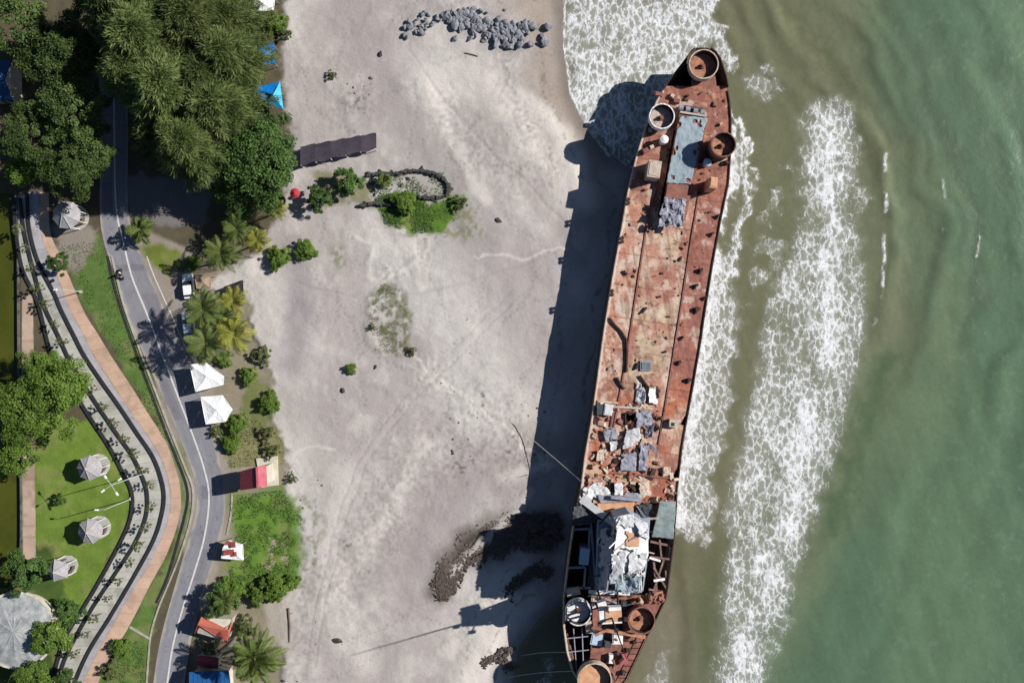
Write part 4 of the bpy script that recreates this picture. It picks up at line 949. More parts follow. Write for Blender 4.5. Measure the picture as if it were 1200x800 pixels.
rubble('flake_rubble', [([(735, 240), (838, 240), (775, 470), (702, 470)], .6), ([(765, 108), (852, 108), (850, 225), (742, 225)], .4)], lambda v: dz(v), 150, .34, M['rustdark'], 'scattered dark rust flakes on the main deck and bow', 'rubble', 9)

# ---- bridge and stern
front = MB(); front.prism([P(700, 590, 7), P(744, 588, 7), P(742, 607, 7), P(705, 609, 7)], 5.9, 7.0); front.build('house_front_platform', M['peach'], SH)
b = MB(); b.beam(P(681, 584, 6.9), P(718, 612, 8.4), 1.0, .25); b.build('fallen_beam', M['whitesheet'], SH)
b = MB(); b.beam(P(716, 582, 7.2), P(752, 586, 7.2), .5, .3); b.build('fallen_beam', M['greysheet'], SH)
sheet('fallen_plate', [(672, 592), (696, 590), (709, 612), (670, 616)], 6.9, M['darksheet'], .3, 18, 18, 51, SH, thick=.08, tilt=-.6)
sheet('fallen_plate', [(745, 590), (766, 590), (764, 612), (744, 606)], 7.2, M['darksheet'], .3, 18, 18, 52, SH, thick=.08)
sheet('leaning_plate', [(773, 586), (793, 588), (790, 632), (763, 628)], 7.6, M['teal'], .12, 18, 26, 53, SH, thick=.1, tilt=-.9, wrinkle=1.6)
# deckhouse: lower storey, bridge storey
H1 = [(701, 611), (762, 606), (758, 664), (752, 694), (699, 694)]
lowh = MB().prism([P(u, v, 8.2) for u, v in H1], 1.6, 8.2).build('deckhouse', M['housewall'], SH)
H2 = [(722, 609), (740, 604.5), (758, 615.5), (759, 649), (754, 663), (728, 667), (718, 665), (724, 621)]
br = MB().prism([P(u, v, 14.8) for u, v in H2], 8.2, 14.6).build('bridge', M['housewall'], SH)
cx_ = sum(p[0] for p in H2) / len(H2); cy_ = sum(p[1] for p in H2) / len(H2)
MB().prism([P(cx_ + (u - cx_) * 1.05, cy_ + (v - cy_) * 1.04, 14.8) for u, v in H2], 14.6, 14.8).build('bridge_roof', M['roofwhite'], br)
b = MB(); pa = P(718, 665, 14.8); pb = P(724, 621, 14.8)
for k in range(6):
    t0 = pa.lerp(pb, (k + .2) / 6); t1 = pa.lerp(pb, (k + .8) / 6); b.box(((t0.x + t1.x) / 2 - .02, (t0.y + t1.y) / 2, 12.9), (.14, (t1 - t0).length, 1.3), math.atan2(pb.y - pa.y, pb.x - pa.x) - math.pi / 2)
b.build('bridge_window', M['glass'], br)
sheet('roof_patch', [(733, 622), (750, 622), (749, 640), (733, 641)], 14.9, M['peach'], .06, 12, 12, 54, br, tear=.14)
sheet('roof_patch', [(726, 645), (748, 643), (746, 660), (728, 662)], 14.95, M['whitesheet'], .14, 12, 12, 55, br, tear=.14)
# aft end of the house: roof fallen in between standing walls
aw = MB(); Q = [P(715, 666, 14), P(711, 693, 14), P(753, 692, 14), P(757, 664, 14)]
for a, c in ((Q[0], Q[1]), (Q[1], Q[2]), (Q[2], Q[3])):
    aw.beam(a - Vector((0, 0, 2.9)), c - Vector((0, 0, 2.9)), .2, 5.8)
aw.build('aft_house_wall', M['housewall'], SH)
for i, (q, z, mt, tl, am) in enumerate((([(706, 622), (722, 618), (717, 668), (703, 668)], 10.6, 'housewall', 4.0, .5), ([(704, 664), (718, 664), (713, 694), (701, 694)], 10.2, 'ramp', 3.4, .6), ([(716, 648), (734, 646), (730, 682), (714, 684)], 14.9, 'whitesheet', .4, .45), ([(738, 648), (758, 648), (755, 676), (736, 674)], 15.1, 'whitesheet', 0, .4), ([(719, 606), (742, 601), (746, 616), (722, 622)], 15.0, 'whitesheet', 0, .35), ([(742, 604), (760, 613), (761, 632), (748, 626)], 15.0, 'whitesheet', 0, .3), ([(724, 676), (752, 674), (748, 694), (720, 694)], 14.4, 'ramp', .6, .7))):
    sheet('torn_plate', q, z, M[mt], am * .6, 20, 24, 80 + i, SH, tear=.14, wrinkle=1.5, tilt=tl)
rb = random.Random(4)
for k in range(26):
    u, v = rb.uniform(702, 762), rb.uniform(600, 704); a = rb.uniform(0, 3.14); l = rb.uniform(4, 13); zz = rb.uniform(13.8, 15.6) if 716 < u < 756 and 610 < v < 690 else rb.uniform(6.5, 9)
    MB().beam(P(u - l * math.cos(a), v - l * math.sin(a), zz), P(u + l * math.cos(a), v + l * math.sin(a), zz + rb.uniform(-.8, .8)), rb.uniform(.12, .3), .16).build('wreck_beam', M[rb.choice(['whitepaint', 'paleplate', 'darksheet', 'greysheet', 'rustdark'])], SH)
for (q, z, mt, s_, tl) in (([(716, 667), (740, 667), (736, 691), (713, 691)], 12.2, 'ramp', 60, 1.8), ([(731, 665), (753, 664), (750, 691), (735, 691)], 13.6, 'whitesheet', 61, .5), ([(729, 668), (744, 665), (740, 677), (727, 676)], 14.2, 'teal', 63, 0), ([(718, 676), (730, 672), (730, 688), (718, 689)], 13.1, 'greysheet', 64, 1.2)):
    sheet('collapsed_roof_sheet', q, z, M[mt], .5, 24, 24, s_, br, tear=.14, wrinkle=.8, tilt=tl)
b = MB()
for q in range(8):
    u = 735 + 2.3 * q; b.beam(P(u, 668 + random.random() * 6, 14.2), P(u + jit(3), 691, 13.8 + jit(.6)), .12, .2)
b.build('roof_rib', M['whitepaint'], br)
# clutter along the shaded port side of the house
b = MB(); c = P(706, 634, 8.3)
b.ring((c.x, c.y, 8.2), .75, .6, .5, 24); b.build('vent_ring', M['whitesheet'], lowh)
sheet('fallen_awning', [(703, 640), (715, 640), (712, 690), (701, 690)], 8.6, M['carblue'], .35, 18, 26, 62, lowh, tear=.12, wrinkle=.9)
for k in range(12): c = P(random.uniform(702, 713), random.uniform(616, 690), 8.4); MB().box(c, (random.uniform(.2, .9), random.uniform(.2, .6), .5), random.random() * 3).build('locker', M['greysheet'], lowh)
MB().beam(P(690, 693, 8.2), P(738, 695, 8.2), .45, .4).build('cross_beam', M['whitepaint'], SH)
# left side: open wells between pale frames
fr = MB()
for a, c in (((672, 620), (691, 619)), ((691, 619), (690, 640)), ((690, 640), (683, 662)), ((666, 665), (686, 664)), ((686, 664), (684, 690)), ((664, 689), (692, 688)), ((692, 606), (698, 690))):
    fr.beam(P(*a, 6), P(*c, 6), .3, .4)
fr.build('side_frame', M['greysheet'], SH)
uvbox(685, 652, 11, 19, 3, 6.6, -.1).build('side_locker', M['carblue'], SH)
uvbox(694, 660, 8, 60, 5.5, 5.9, -.06).build('side_walkway', M['darksheet'], SH)
# right side: dark hold crossed by rusty beams
fr = MB()
for a, c in (((762, 634), (790, 640)), ((762, 652), (787, 655)), ((766, 656), (770, 696)), ((778, 655), (764, 698)), ((766, 664), (784, 694)), ((780, 668), (782, 696)), ((760, 690), (783, 694)), ((773, 632), (775, 652)), ((786, 640), (780, 700)), ((768, 676), (786, 679))):
    fr.beam(P(*a, 5.8), P(*c, 5.4 + random.random() * .6), .2 + random.random() * .15, .25)
fr.build('hold_frame', M['rusttan'], SH)
MB().beam(P(761, 653, 6.3), P(774, 657, 6.3), .3, .2).build('hold_beam', M['whitepaint'], SH); MB().beam(P(766, 680, 6.3), P(779, 678, 6.3), .35, .2).build('hold_beam', M['whitepaint'], SH)
# stern deck
mb = MB(); mb.prism([P(u, v, 6) for u, v in [(695, 698), (780, 696), (778, 705), (767, 728), (756, 748), (746, 769), (733, 797), (724, 805), (711, 811), (694, 811), (690, 790), (694, 740)]], 5.8, 6.0)
mb.build('stern_deck', M['rust'], SH)
hp = uvbox(768, 700, 20, 12, 6.0, 6.5, .2).build('rust_heap', M['tubfloor'], SH)
b = MB(); 
for k in range(14): 
    c = P(768 + jit(20), 700 + jit(12), 6.6); b.box(c, (random.uniform(.3, .8), random.uniform(.2, .6), .4), random.random() * 3, random.random(), random.random())
b.build('rust_scale', M['rust'], hp)
fm = uvbox(715.5, 721, 26, 19, 14.3, 15.3, .06).build('funnel_box', M['whitepaint'], SH)
uvbox(719, 722, 19, 13, 15.28, 15.42, .06).build('funnel_top', M['peach'], fm)
uvbox(706, 709, 10, 8, 14.0, 15.2, .3).build('funnel_bracket', M['whitepaint'], fm)
lt = MB(); c15 = P(716, 721, 14.4); 
feet = []
for sx, sy in ((-1, -1), (1, -1), (1, 1), (-1, 1)):
    a = Vector((c15.x + .3 + sx * 1.6, c15.y + .6 + sy * 1.4, 6)); t = Vector((c15.x + sx * 1.0, c15.y + sy * .9, 14.4)); lt.tube([a, t], .17, 6); feet.append((a, t))
for i in range(4):
    (a, t), (a2, t2) = feet[i], feet[(i + 1) % 4]
    for k in (0, .5):
        lt.tube([a.lerp(t, k), a2.lerp(t2, k + .5)], .07, 5); lt.tube([a.lerp(t, k + .5), a2.lerp(t2, k + .5)], .07, 5)
lt.build('lattice_mast', M['rustdark'], SH)
tp = Vector((c15.x, c15.y, 15.3)); MB().tube([tp, tp + Vector((0, 0, 7)), tp + Vector((0, 0, 14.8))], .13, 8, .05).build('mast_pole', M['rustdark'], SH)
b = MB()
for a_ in (0, 2.0, 3.6, 5.0): b.tube([tp + Vector((0, 0, -.4)), tp + Vector((1.9 * math.cos(a_), 1.6 * math.sin(a_), .5))], .09, 5); b.box(tp + Vector((1.9 * math.cos(a_), 1.6 * math.sin(a_), .5)), (.55, .5, .5))
b.build('mast_bracket', M['rustdark'], SH)
for (u, v, du, dv, h, mt) in ((724, 748, 12, 13, 1.6, 'whitepaint'), (712, 755, 8, 8, 1.3, 'darksheet'), (700, 748, 14, 16, .5, 'carblue'), (700, 702, 14, 5, 1.4, 'paleplate'), (672, 694, 16, 8, .9, 'tubpaint'), (730, 772, 10, 12, .5, 'pink'), (716, 772, 5, 10, .9, 'whitepaint'), (735, 750, 4, 4, .6, 'rustdark'), (744, 752, 4, 4, .4, 'rustdark'), (736, 762, 6, 4, .5, 'rustdark'), (731, 789, 4, 5, .7, 'darksheet'), (690, 735, 8, 14, .8, 'paleplate'), (735, 708, 14, 6, 1.0, 'darksheet')):
    deckbox(u, v, du, dv, h, M[mt], jit(.5))
b = MB(); b.beam(P(697, 744, 8.2), P(710, 738, 8.2), .4, .3); b.beam(P(710, 738, 8.2), P(756, 746, 7.6), .45, .3); b.build('davit_beam', M['tubfloor'], SH)
rb = random.Random(9)
for k in range(34):  # small boxes added at random for dark gaps and cast shadows
    u, v = rb.uniform(692, 772), rb.uniform(694, 806)
    if u > Ru(v) - 5 or math.hypot(u - 752, v - 727) < 18 or math.hypot(u - 697, v - 797) < 20 or math.hypot(u - 715, v - 721) < 14 or math.hypot(u - 678, v - 718) < 19: continue
    deckbox(u, v, rb.uniform(2, 7), rb.uniform(2, 6), rb.uniform(.3, 1.9), M[rb.choice(['rust', 'rustdark', 'paleplate', 'tubpaint', 'darksheet', 'whitesheet', 'rusttan'])], rb.random())
# rails over the open port quarter
b = MB()
for a, c in (((661, 748), (690, 745)), ((663, 764), (690, 761)), ((672, 736), (676, 790)), ((682, 735), (684, 792))): b.tube([P(*a, 6), P(*c, 6)], .1, 5)
b.build('stern_rail', M['greysheet'], SH)
b = MB()
for v in range(745, 800, 7): b.tube([P(Ru(v) - .8, v, 6), P(Ru(v) - .8, v, 7.0)], .06, 5)
b.tube([P(Ru(v) - .8, v, 7.0) for v in range(745, 800, 3)], .07, 5); b.build('stern_rail', M['rust'], SH)
# ropes: each leads from the hull to the sand
def rope(pts, lab, r=.055):
    p0 = pts[0]
    o = MB().tube(pts, r, 5).build('mooring_rope', M['rope'], None, org=pts[-1]); return tag(o, lab, 'rope', 'ropes from the wreck to the sand')
def sag(a, b, s_, n=14): return [a.lerp(b, i / n) - Vector((0, 0, s_ * 4 * (i / n) * (1 - i / n))) for i in range(n + 1)]
rope(sag(P(680, 563, 6.1), P(596, 492, .12), 1.0), 'long thin rope from the ship side up to the open sand amidships')
rope(sag(P(671, 786, 6.1), P(583, 796, .1), .8), 'thin rope from the stern down to the sand at the bottom')
rope(sag(P(664, 764, 6.1), P(610, 768, -.2), .6), 'short thin rope crossing the dark pool left of the stern')
# ================================================================== vegetation
LM = {
 'casuarina': leaf_mat('casuarina needles', (.05, .08, .025), (.12, .165, .05), (.21, .25, .09), .3, .22),
 'broad': leaf_mat('broad leaves', (.04, .085, .02), (.085, .155, .04), (.145, .225, .07), .25, .15),
 'bright': leaf_mat('bright green leaves', (.085, .15, .024), (.15, .24, .042), (.23, .32, .08), .35, .15),
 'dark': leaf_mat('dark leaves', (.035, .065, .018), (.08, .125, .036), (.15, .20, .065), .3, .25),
 'palm': leaf_mat('palm leaflets', (.05, .08, .016), (.10, .14, .034), (.18, .21, .065), .25, .15),
 'yellowpalm': leaf_mat('yellow green palm leaflets', (.12, .14, .018), (.24, .25, .04), (.38, .36, .085), .3, .1),
 'olive': leaf_mat('olive leaves', (.075, .10, .036), (.13, .155, .058), (.19, .205, .085), .25, .15),
}
def leaves(cent, normal_bias, size, rs, aspect=2.0, tint=None):
    """one quad per centre, random orientation leaning to normal_bias (n,3)"""
    n = len(cent)
    nr = rs.normal(size=(n, 3)) * .75 + normal_bias; nr /= np.linalg.norm(nr, axis=1)[:, None] + 1e-9
    t = rs.normal(size=(n, 3)); t -= (t * nr).sum(1)[:, None] * nr; t /= np.linalg.norm(t, axis=1)[:, None] + 1e-9
    b = np.cross(nr, t)
    s = size * rs.uniform(.6, 1.3, n)
    t = t * (s * .5)[:, None]; b = b * (s * .5 / aspect)[:, None]
    fold = nr * (s * .12)[:, None]
    V = np.stack([cent - t, cent + b - fold * .5, cent + t + fold * .3, cent - b - fold * .5], 1).reshape(-1, 3)
    F = np.arange(4 * n).reshape(n, 4)
    ti = rs.uniform(0, 1, n) if tint is None else np.clip(tint + rs.normal(size=n) * .16, 0, 1)
    return V, F, np.repeat(ti, 4)
def crown_broad(seed, R, Hc, n_cl, n_leaf, size, base=0.0, lean=.5):
    """crown of leafy clumps round (0,0,base); Hc = half height"""
    rs = np.random.RandomState(seed)
    cs = []; ti = []
    # lumpy outline
    ph = rs.uniform(0, 6.28, 4)
    for i in range(n_cl):
        a = rs.uniform(0, 6.28); z = rs.uniform(-.35, 1); rr = math.sqrt(max(0, 1 - max(z, 0) ** 2)) * (1 if z > 0 else 1 + z * .8)
        lump = 1 + .22 * math.sin(3 * a + ph[0]) + .13 * math.sin(5 * a + ph[1])
        d = rs.uniform(.55, 1.0)
        c = np.array([math.cos(a) * rr * R * lump * d, math.sin(a) * rr * R * lump * d, base + z * Hc * d])
        r = R * rs.uniform(.14, .27); m = int(n_leaf / n_cl)
        q = rs.normal(size=(m, 3)); q /= np.linalg.norm(q, axis=1)[:, None]; q *= (rs.uniform(0, 1, m) ** .45)[:, None] * r; q[:, 2] *= .7
        cs.append(c + q); ti.append(np.full(m, rs.uniform(.25, .75)))
    c = np.concatenate(cs); nb = c - np.array([0, 0, base - Hc * .3]); nb /= np.linalg.norm(nb, axis=1)[:, None]; nb = nb * .8 + np.array([0, 0, lean])
    V, F, t = leaves(c, nb, size, rs, 1.7, np.concatenate(ti))
    return V, F, t
def crown_casuarina(seed, R, Ht, nb=58, z0=0.0):
    """feathery branches: z0 = lowest branch height, Ht = top"""
    rs = np.random.RandomState(seed); VV = []; TT = []
    for i in range(nb):
        f = i / nb; zb = z0 + (Ht - z0) * (f ** .9) * .9
        L = R * (1 - .72 * f ** 1.6) * rs.uniform(.75, 1.15); a = i * 2.4 + rs.uniform(-.4, .4)
        el = rs.uniform(.1, .5) + .5 * f
        m = 16
        s = np.linspace(.12, 1, m)
        d = np.array([math.cos(a) * math.cos(el), math.sin(a) * math.cos(el), math.sin(el)])
        pos = np.array([0, 0, zb]) + d[None] * (L * s)[:, None]; pos[:, 2] -= L * .28 * s ** 2
        bt = rs.uniform(.15, .85)
        for k in range(m):
            q = 19
            dirs = d[None] * .9 + rs.normal(size=(q, 3)) * .55 + np.array([0, 0, -.18]); dirs /= np.linalg.norm(dirs, axis=1)[:, None]
            ln = rs.uniform(.7, 1.7, q) * (.75 + .5 * (1 - s[k]))
            p0 = pos[k] + rs.normal(size=(q, 3)) * .28
            p1 = p0 + dirs * ln[:, None]; p1[:, 2] -= .18 * ln
            w = np.cross(dirs, np.array([0, 0, 1.0]) + rs.normal(size=(q, 3)) * .6); w /= np.linalg.norm(w, axis=1)[:, None] + 1e-9; w *= rs.uniform(.03, .075, q)[:, None]
            pm_ = (p0 + p1) / 2 + np.array([0, 0, .08])
            VV.append(np.stack([p0 - w * .3, pm_ - w, p1, pm_ + w], 1).reshape(-1, 3)); TT.append(np.repeat(np.clip(bt + rs.normal(size=q) * .17 + .12 * (s[k] - .5), 0, 1), 4))
    V = np.concatenate(VV); return V, np.arange(len(V)).reshape(-1, 4), np.concatenate(TT)
def crown_palm(seed, L=4.0, nf=20, nl=26, up=.75, wleaf=.10, lleaf=.95):
    rs = np.random.RandomState(seed); VV = []; TT = []
    for i in range(nf):
        a = i * 2.399 + rs.uniform(-.15, .15); el = up * (1 - i / nf) * 1.5 - .25 + rs.uniform(-.12, .12)
        l = L * rs.uniform(.85, 1.1); m = nl
        s = np.linspace(.06, 1, m); dr = (.35 + .45 * rs.uniform())
        h = l * (s * math.cos(el) * (1 - .10 * s)); z = l * (math.sin(el) * s - dr * .55 * s ** 2.2)
        pos = np.stack([math.cos(a) * h, math.sin(a) * h, z], 1)
        tg = np.gradient(pos, axis=0); tg /= np.linalg.norm(tg, axis=1)[:, None]
        side = np.cross(tg, [0, 0, 1.0]); side /= np.linalg.norm(side, axis=1)[:, None]; upv = np.cross(side, tg)
        bt = rs.uniform(.3, .7)
        # midrib
        r = .045
        q = np.stack([pos[:-1] - side[:-1] * r, pos[:-1] + side[:-1] * r, pos[1:] + side[1:] * r, pos[1:] - side[1:] * r], 1).reshape(-1, 3); VV.append(q); TT.append(np.full(len(q), .95))
        for sg in (-1, 1):
            ll = lleaf * np.sin(np.pi * (s * .82 + .14)) ** .7 * rs.uniform(.85, 1.1, m)
            d = side * sg * .82 + tg * .5 + upv * rs.uniform(-.05, .22, m)[:, None] - np.array([0, 0, .18]); d /= np.linalg.norm(d, axis=1)[:, None]
            tip = pos + d * ll[:, None] - np.array([0, 0, 1]) * (ll * .22)[:, None]; mid = pos + d * (ll * .45)[:, None]
            w = tg * wleaf * .6 + upv * .01
            VV.append(np.stack([pos, mid - w, tip, mid + w], 1).reshape(-1, 3)); TT.append(np.repeat(np.clip(bt + rs.normal(size=m) * .14, 0, 1), 4))
    V = np.concatenate(VV); return V, np.arange(len(V)).reshape(-1, 4), np.concatenate(TT)
def trunk_mb(h, r, seed, limbs=5, R=2.0):
    rs = random.Random(seed); b = MB()
    pts = [Vector((rs.uniform(-.1, .1) * i, rs.uniform(-.1, .1) * i, h * i / 6 - (.3 if i == 0 else 0))) for i in range(7)]
    b.tube(pts, r, 9, r * .45)
    for k in range(limbs):
        i = rs.randint(3, 5); a = k * 6.283 / max(limbs, 1) + rs.uniform(-.5, .5); e = rs.uniform(.55, .9)
        q = pts[i]; b.tube([q, q + Vector((math.cos(a) * R * .35, math.sin(a) * R * .35, h * .14)), q + Vector((math.cos(a) * R * e, math.sin(a) * R * e, h * .3))], r * .42, 7, r * .1)
    return b
def tree_proto(name, crown, lm, trunk_h, trunk_r, seed, bark='bark', limbs=5, R=2.0):
    e = bpy.data.objects.new(name, None); COL.objects.link(e)
    V, F, t = crown
    c = np_mesh('crown', V, F, LM[lm], e, attrs={'tint': t})
    tr = trunk_mb(trunk_h, trunk_r, seed, limbs, R).build('trunk', M[bark], e)
    return e
protos = {}
def plant(kind, u, v, zc, sc, label, cat='tree', group=None, rz=None, name=None, base_z=0.0):
    """crown seen centred on pixel (u, v) at height zc"""
    loc = P(u, v, zc); loc.z = base_z
    pr, used = protos[kind]
    rz = random.random() * 6.28 if rz is None else rz
    if not used:
        o = pr; o.location = loc; o.rotation_euler = (0, 0, rz); o.scale = (sc,) * 3; protos[kind] = (pr, True)
        for k in ('label', 'group'):
            pass
    else:
        if 'group' in pr and not group: pass
        o = dup(pr, loc, rz, sc)
        if 'group' in o: del o['group']
    tag(o, label, cat, group)
    return o
def proto(kind, *a, **k): protos[kind] = (tree_proto(*a, **k), False)

proto('cas1', 'casuarina_tree', crown_casuarina(1, 7.4, 17, 150, 6.5), 'casuarina', 16, .38, 1, limbs=7, R=4)
proto('cas2', 'casuarina_tree', crown_casuarina(2, 6.8, 15, 140, 5.5), 'casuarina', 14.5, .34, 2, limbs=7, R=4)
proto('cas3', 'casuarina_tree', crown_casuarina(3, 5.8, 18, 130, 7.5), 'casuarina', 17, .36, 3, limbs=7, R=3)
proto('big1', 'broadleaf_tree', crown_broad(11, 6.4, 3.6, 130, 26000, .38, 7.5), 'broad', 7.5, .4, 11, R=4.5)
proto('big2', 'broadleaf_tree', crown_broad(12, 5.2, 3.2, 90, 17000, .36, 6), 'bright', 6, .32, 12, R=4)
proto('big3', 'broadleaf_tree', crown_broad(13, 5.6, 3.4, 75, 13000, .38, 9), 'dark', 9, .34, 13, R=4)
proto('mid1', 'leafy_tree', crown_broad(14, 2.9, 1.9, 54, 7600, .28, 3.6), 'bright', 3.6, .17, 14, R=2)
proto('mid2', 'leafy_tree', crown_broad(15, 2.7, 1.8, 50, 7000, .27, 3.2), 'broad', 3.2, .16, 15, R=2)
proto('bush', 'bush', crown_broad(16, 1.75, 1.0, 70, 7500, .2, .9, lean=1.0), 'bright', 1.0, .09, 16, limbs=4, R=1.1)
proto('bush2', 'bush', crown_broad(17, 1.7, 1.3, 36, 3600, .2, 1.0), 'olive', 1.1, .08, 17, limbs=4, R=1.0)
proto('mid2s', 'bush', crown_broad(19, 1.75, 1.5, 44, 5000, .22, 1.7), 'broad', 1.8, .1, 19, limbs=4, R=1.0)
proto('palm', 'coconut_palm', crown_palm(21, 4.1, 22, 28), 'palm', 1, .1, 21, 'palmbark', 0)
proto('ypalm', 'coconut_palm', crown_palm(22, 3.5, 18, 26), 'yellowpalm', 1, .1, 22, 'palmbark', 0)
proto('bigpalm', 'coconut_palm', crown_palm(23, 5.2, 34, 34, 1.0, .12, 1.15), 'palm', 1, .1, 23, 'palmbark', 0)
proto('smallpalm', 'young_palm', crown_palm(24, 2.5, 11, 16, .75, .20, .95), 'palm', 1, .1, 24, 'palmbark', 0)
# palms: crown sits on a slender ringed trunk
for kind, h in (('palm', 7.5), ('ypalm', 7.0), ('bigpalm', 8.0), ('smallpalm', 2.6)):
    e = protos[kind][0]
    for ch in e.children:
        if ch.name.startswith('crown'): ch.location.z = h
        else:
            me = ch.data; b = MB(); rs = random.Random(5)
            pts = [Vector((.25 * math.sin(i * .35), .1 * math.cos(i * .5), -.3 + (h + .3) * i / 14)) for i in range(15)]
            b.tube(pts, .24, 9, .13)
            m2 = bpy.data.meshes.new('trunk'); m2.from_pydata(b.v, [], b.f); m2.materials.append(M['palmbark']); ch.data = m2

# tall casuarinas over the road
CG = 'tall casuarinas over the road'
plant('cas1', 165, 45, 12, 1.0, 'tall feathery casuarina over the road at the top of the photo, western one', group=CG, rz=.4)
plant('cas2', 222, 22, 12, 1.05, 'tall feathery casuarina at the top edge, between road and white beach awning', group=CG, rz=1.0)
plant('cas3', 264, 66, 12, .9, 'tall feathery casuarina nearest the small blue tarpaulin', group=CG, rz=2.2)
plant('cas1', 196, 104, 12, 1.0, 'tall feathery casuarina beside the shaded road, in the middle of the grove', group=CG, rz=3.4)
plant('cas2', 248, 122, 12, 1.0, 'tall feathery casuarina just west of the rounded green tree', group=CG, rz=5.0)
plant('cas3', 222, 172, 11, .92, 'lowest feathery casuarina, its shade on the parking apron', group=CG, rz=4.2)
plant('cas2', 262, 18, 11, .8, 'small feathery casuarina beside the white awning at the top edge', group=CG, rz=.2)
plant('cas3', 152, 84, 11, .85, 'feathery casuarina hiding the road just above where it shows in shade', group=CG, rz=5.2)
plant('cas3', 136, -4, 12, 1.0, 'casuarina cut by the top edge, straight above the road', group=CG, rz=3.0)
plant('big1', 302, 186, 8, 1.0, 'dense rounded green tree at the edge of the beach above the red parasol', rz=.8)
plant('big1', 278, 222, 6, .62, 'dark green tree tucked under the rounded green tree', rz=2.8)
plant('cas2', 196, 62, 13, .85, 'feathery casuarina in the middle of the grove, just east of the hidden road', group=CG, rz=1.9)
plant('cas3', 236, 84, 13, .85, 'feathery casuarina in the middle of the grove, left of the cyan tarpaulin', group=CG, rz=.7)
plant('cas1', 172, 148, 10, .62, 'smaller feathery casuarina added over the right side of the road to shade it', group=CG, rz=2.7)  # extra tree put in to deepen the shade on the road
BG = 'dark trees west of the road'
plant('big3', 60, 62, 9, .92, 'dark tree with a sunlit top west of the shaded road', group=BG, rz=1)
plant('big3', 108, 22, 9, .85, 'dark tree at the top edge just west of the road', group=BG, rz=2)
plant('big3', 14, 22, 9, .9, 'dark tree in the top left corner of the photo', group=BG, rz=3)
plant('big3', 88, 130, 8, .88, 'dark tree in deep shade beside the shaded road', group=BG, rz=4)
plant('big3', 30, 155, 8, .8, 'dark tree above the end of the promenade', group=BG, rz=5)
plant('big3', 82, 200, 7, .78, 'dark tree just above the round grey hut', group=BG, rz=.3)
plant('big3', 100, 172, 8, .7, 'dark tree added over the left edge of the road to shade it', group=BG, rz=2.4)  # extra crown placed to cut the sky light on the road
plant('mid1', 14, 195, 7, 1.0, 'small bright tree at the left edge above the canal', rz=1.2)
plant('mid1', 46, 78, 12.5, .85, 'small yellow green tree catching the sun in the dark grove', rz=2.1)
plant('mid2', 64, 42, 13, .75, 'small green tree catching the sun below the top left corner', rz=2.9)
LG = 'trees on the canal lawn'
plant('big2', 62, 462, 7, .92, 'broad bright tree covering the promenade edge beside the canal', group=LG, rz=.5)
plant('big2', 20, 478, 6.5, .9, 'broad bright tree at the left edge over the canal walkway', group=LG, rz=2.5)
plant('big2', 38, 435, 6.5, .62, 'smaller bright tree at the top of the lawn tree cluster', group=LG, rz=4.4)
plant('mid1', 14, 535, 5, 1.1, 'leafy tree below the lawn cluster at the left edge of the canal', group=LG, rz=4.4)
plant('mid2', 22, 672, 5, 1.15, 'green tree above the round pavilion', group=LG, rz=1.5)
plant('mid1', 52, 752, 5, 1.0, 'bright tree shading the round pavilion', group=LG, rz=.5)
plant('mid2', 76, 722, 4, .8, 'small bright tree on the lawn beside the promenade above the round pavilion', group=LG, rz=3.5)
plant('mid1', 36, 796, 4, 1.0, 'bright tree at the bottom edge below the round pavilion', group=LG, rz=5.5)
plant('mid2', 72, 806, 4, .8, 'green tree at the bottom edge beside the promenade', group=LG, rz=.9)
plant('mid2', 62, 308, 3.4, .62, 'small bright tree standing on the orange path', rz=2.2)
plant('mid2', 62, 588, 3, .34, 'tiny dark sapling on the lawn between the two middle gazebos', rz=1.0)
plant('mid2', 254, 708, 4.5, .9, 'bushy olive green tree overhanging the orange tiled roof', rz=1.1)
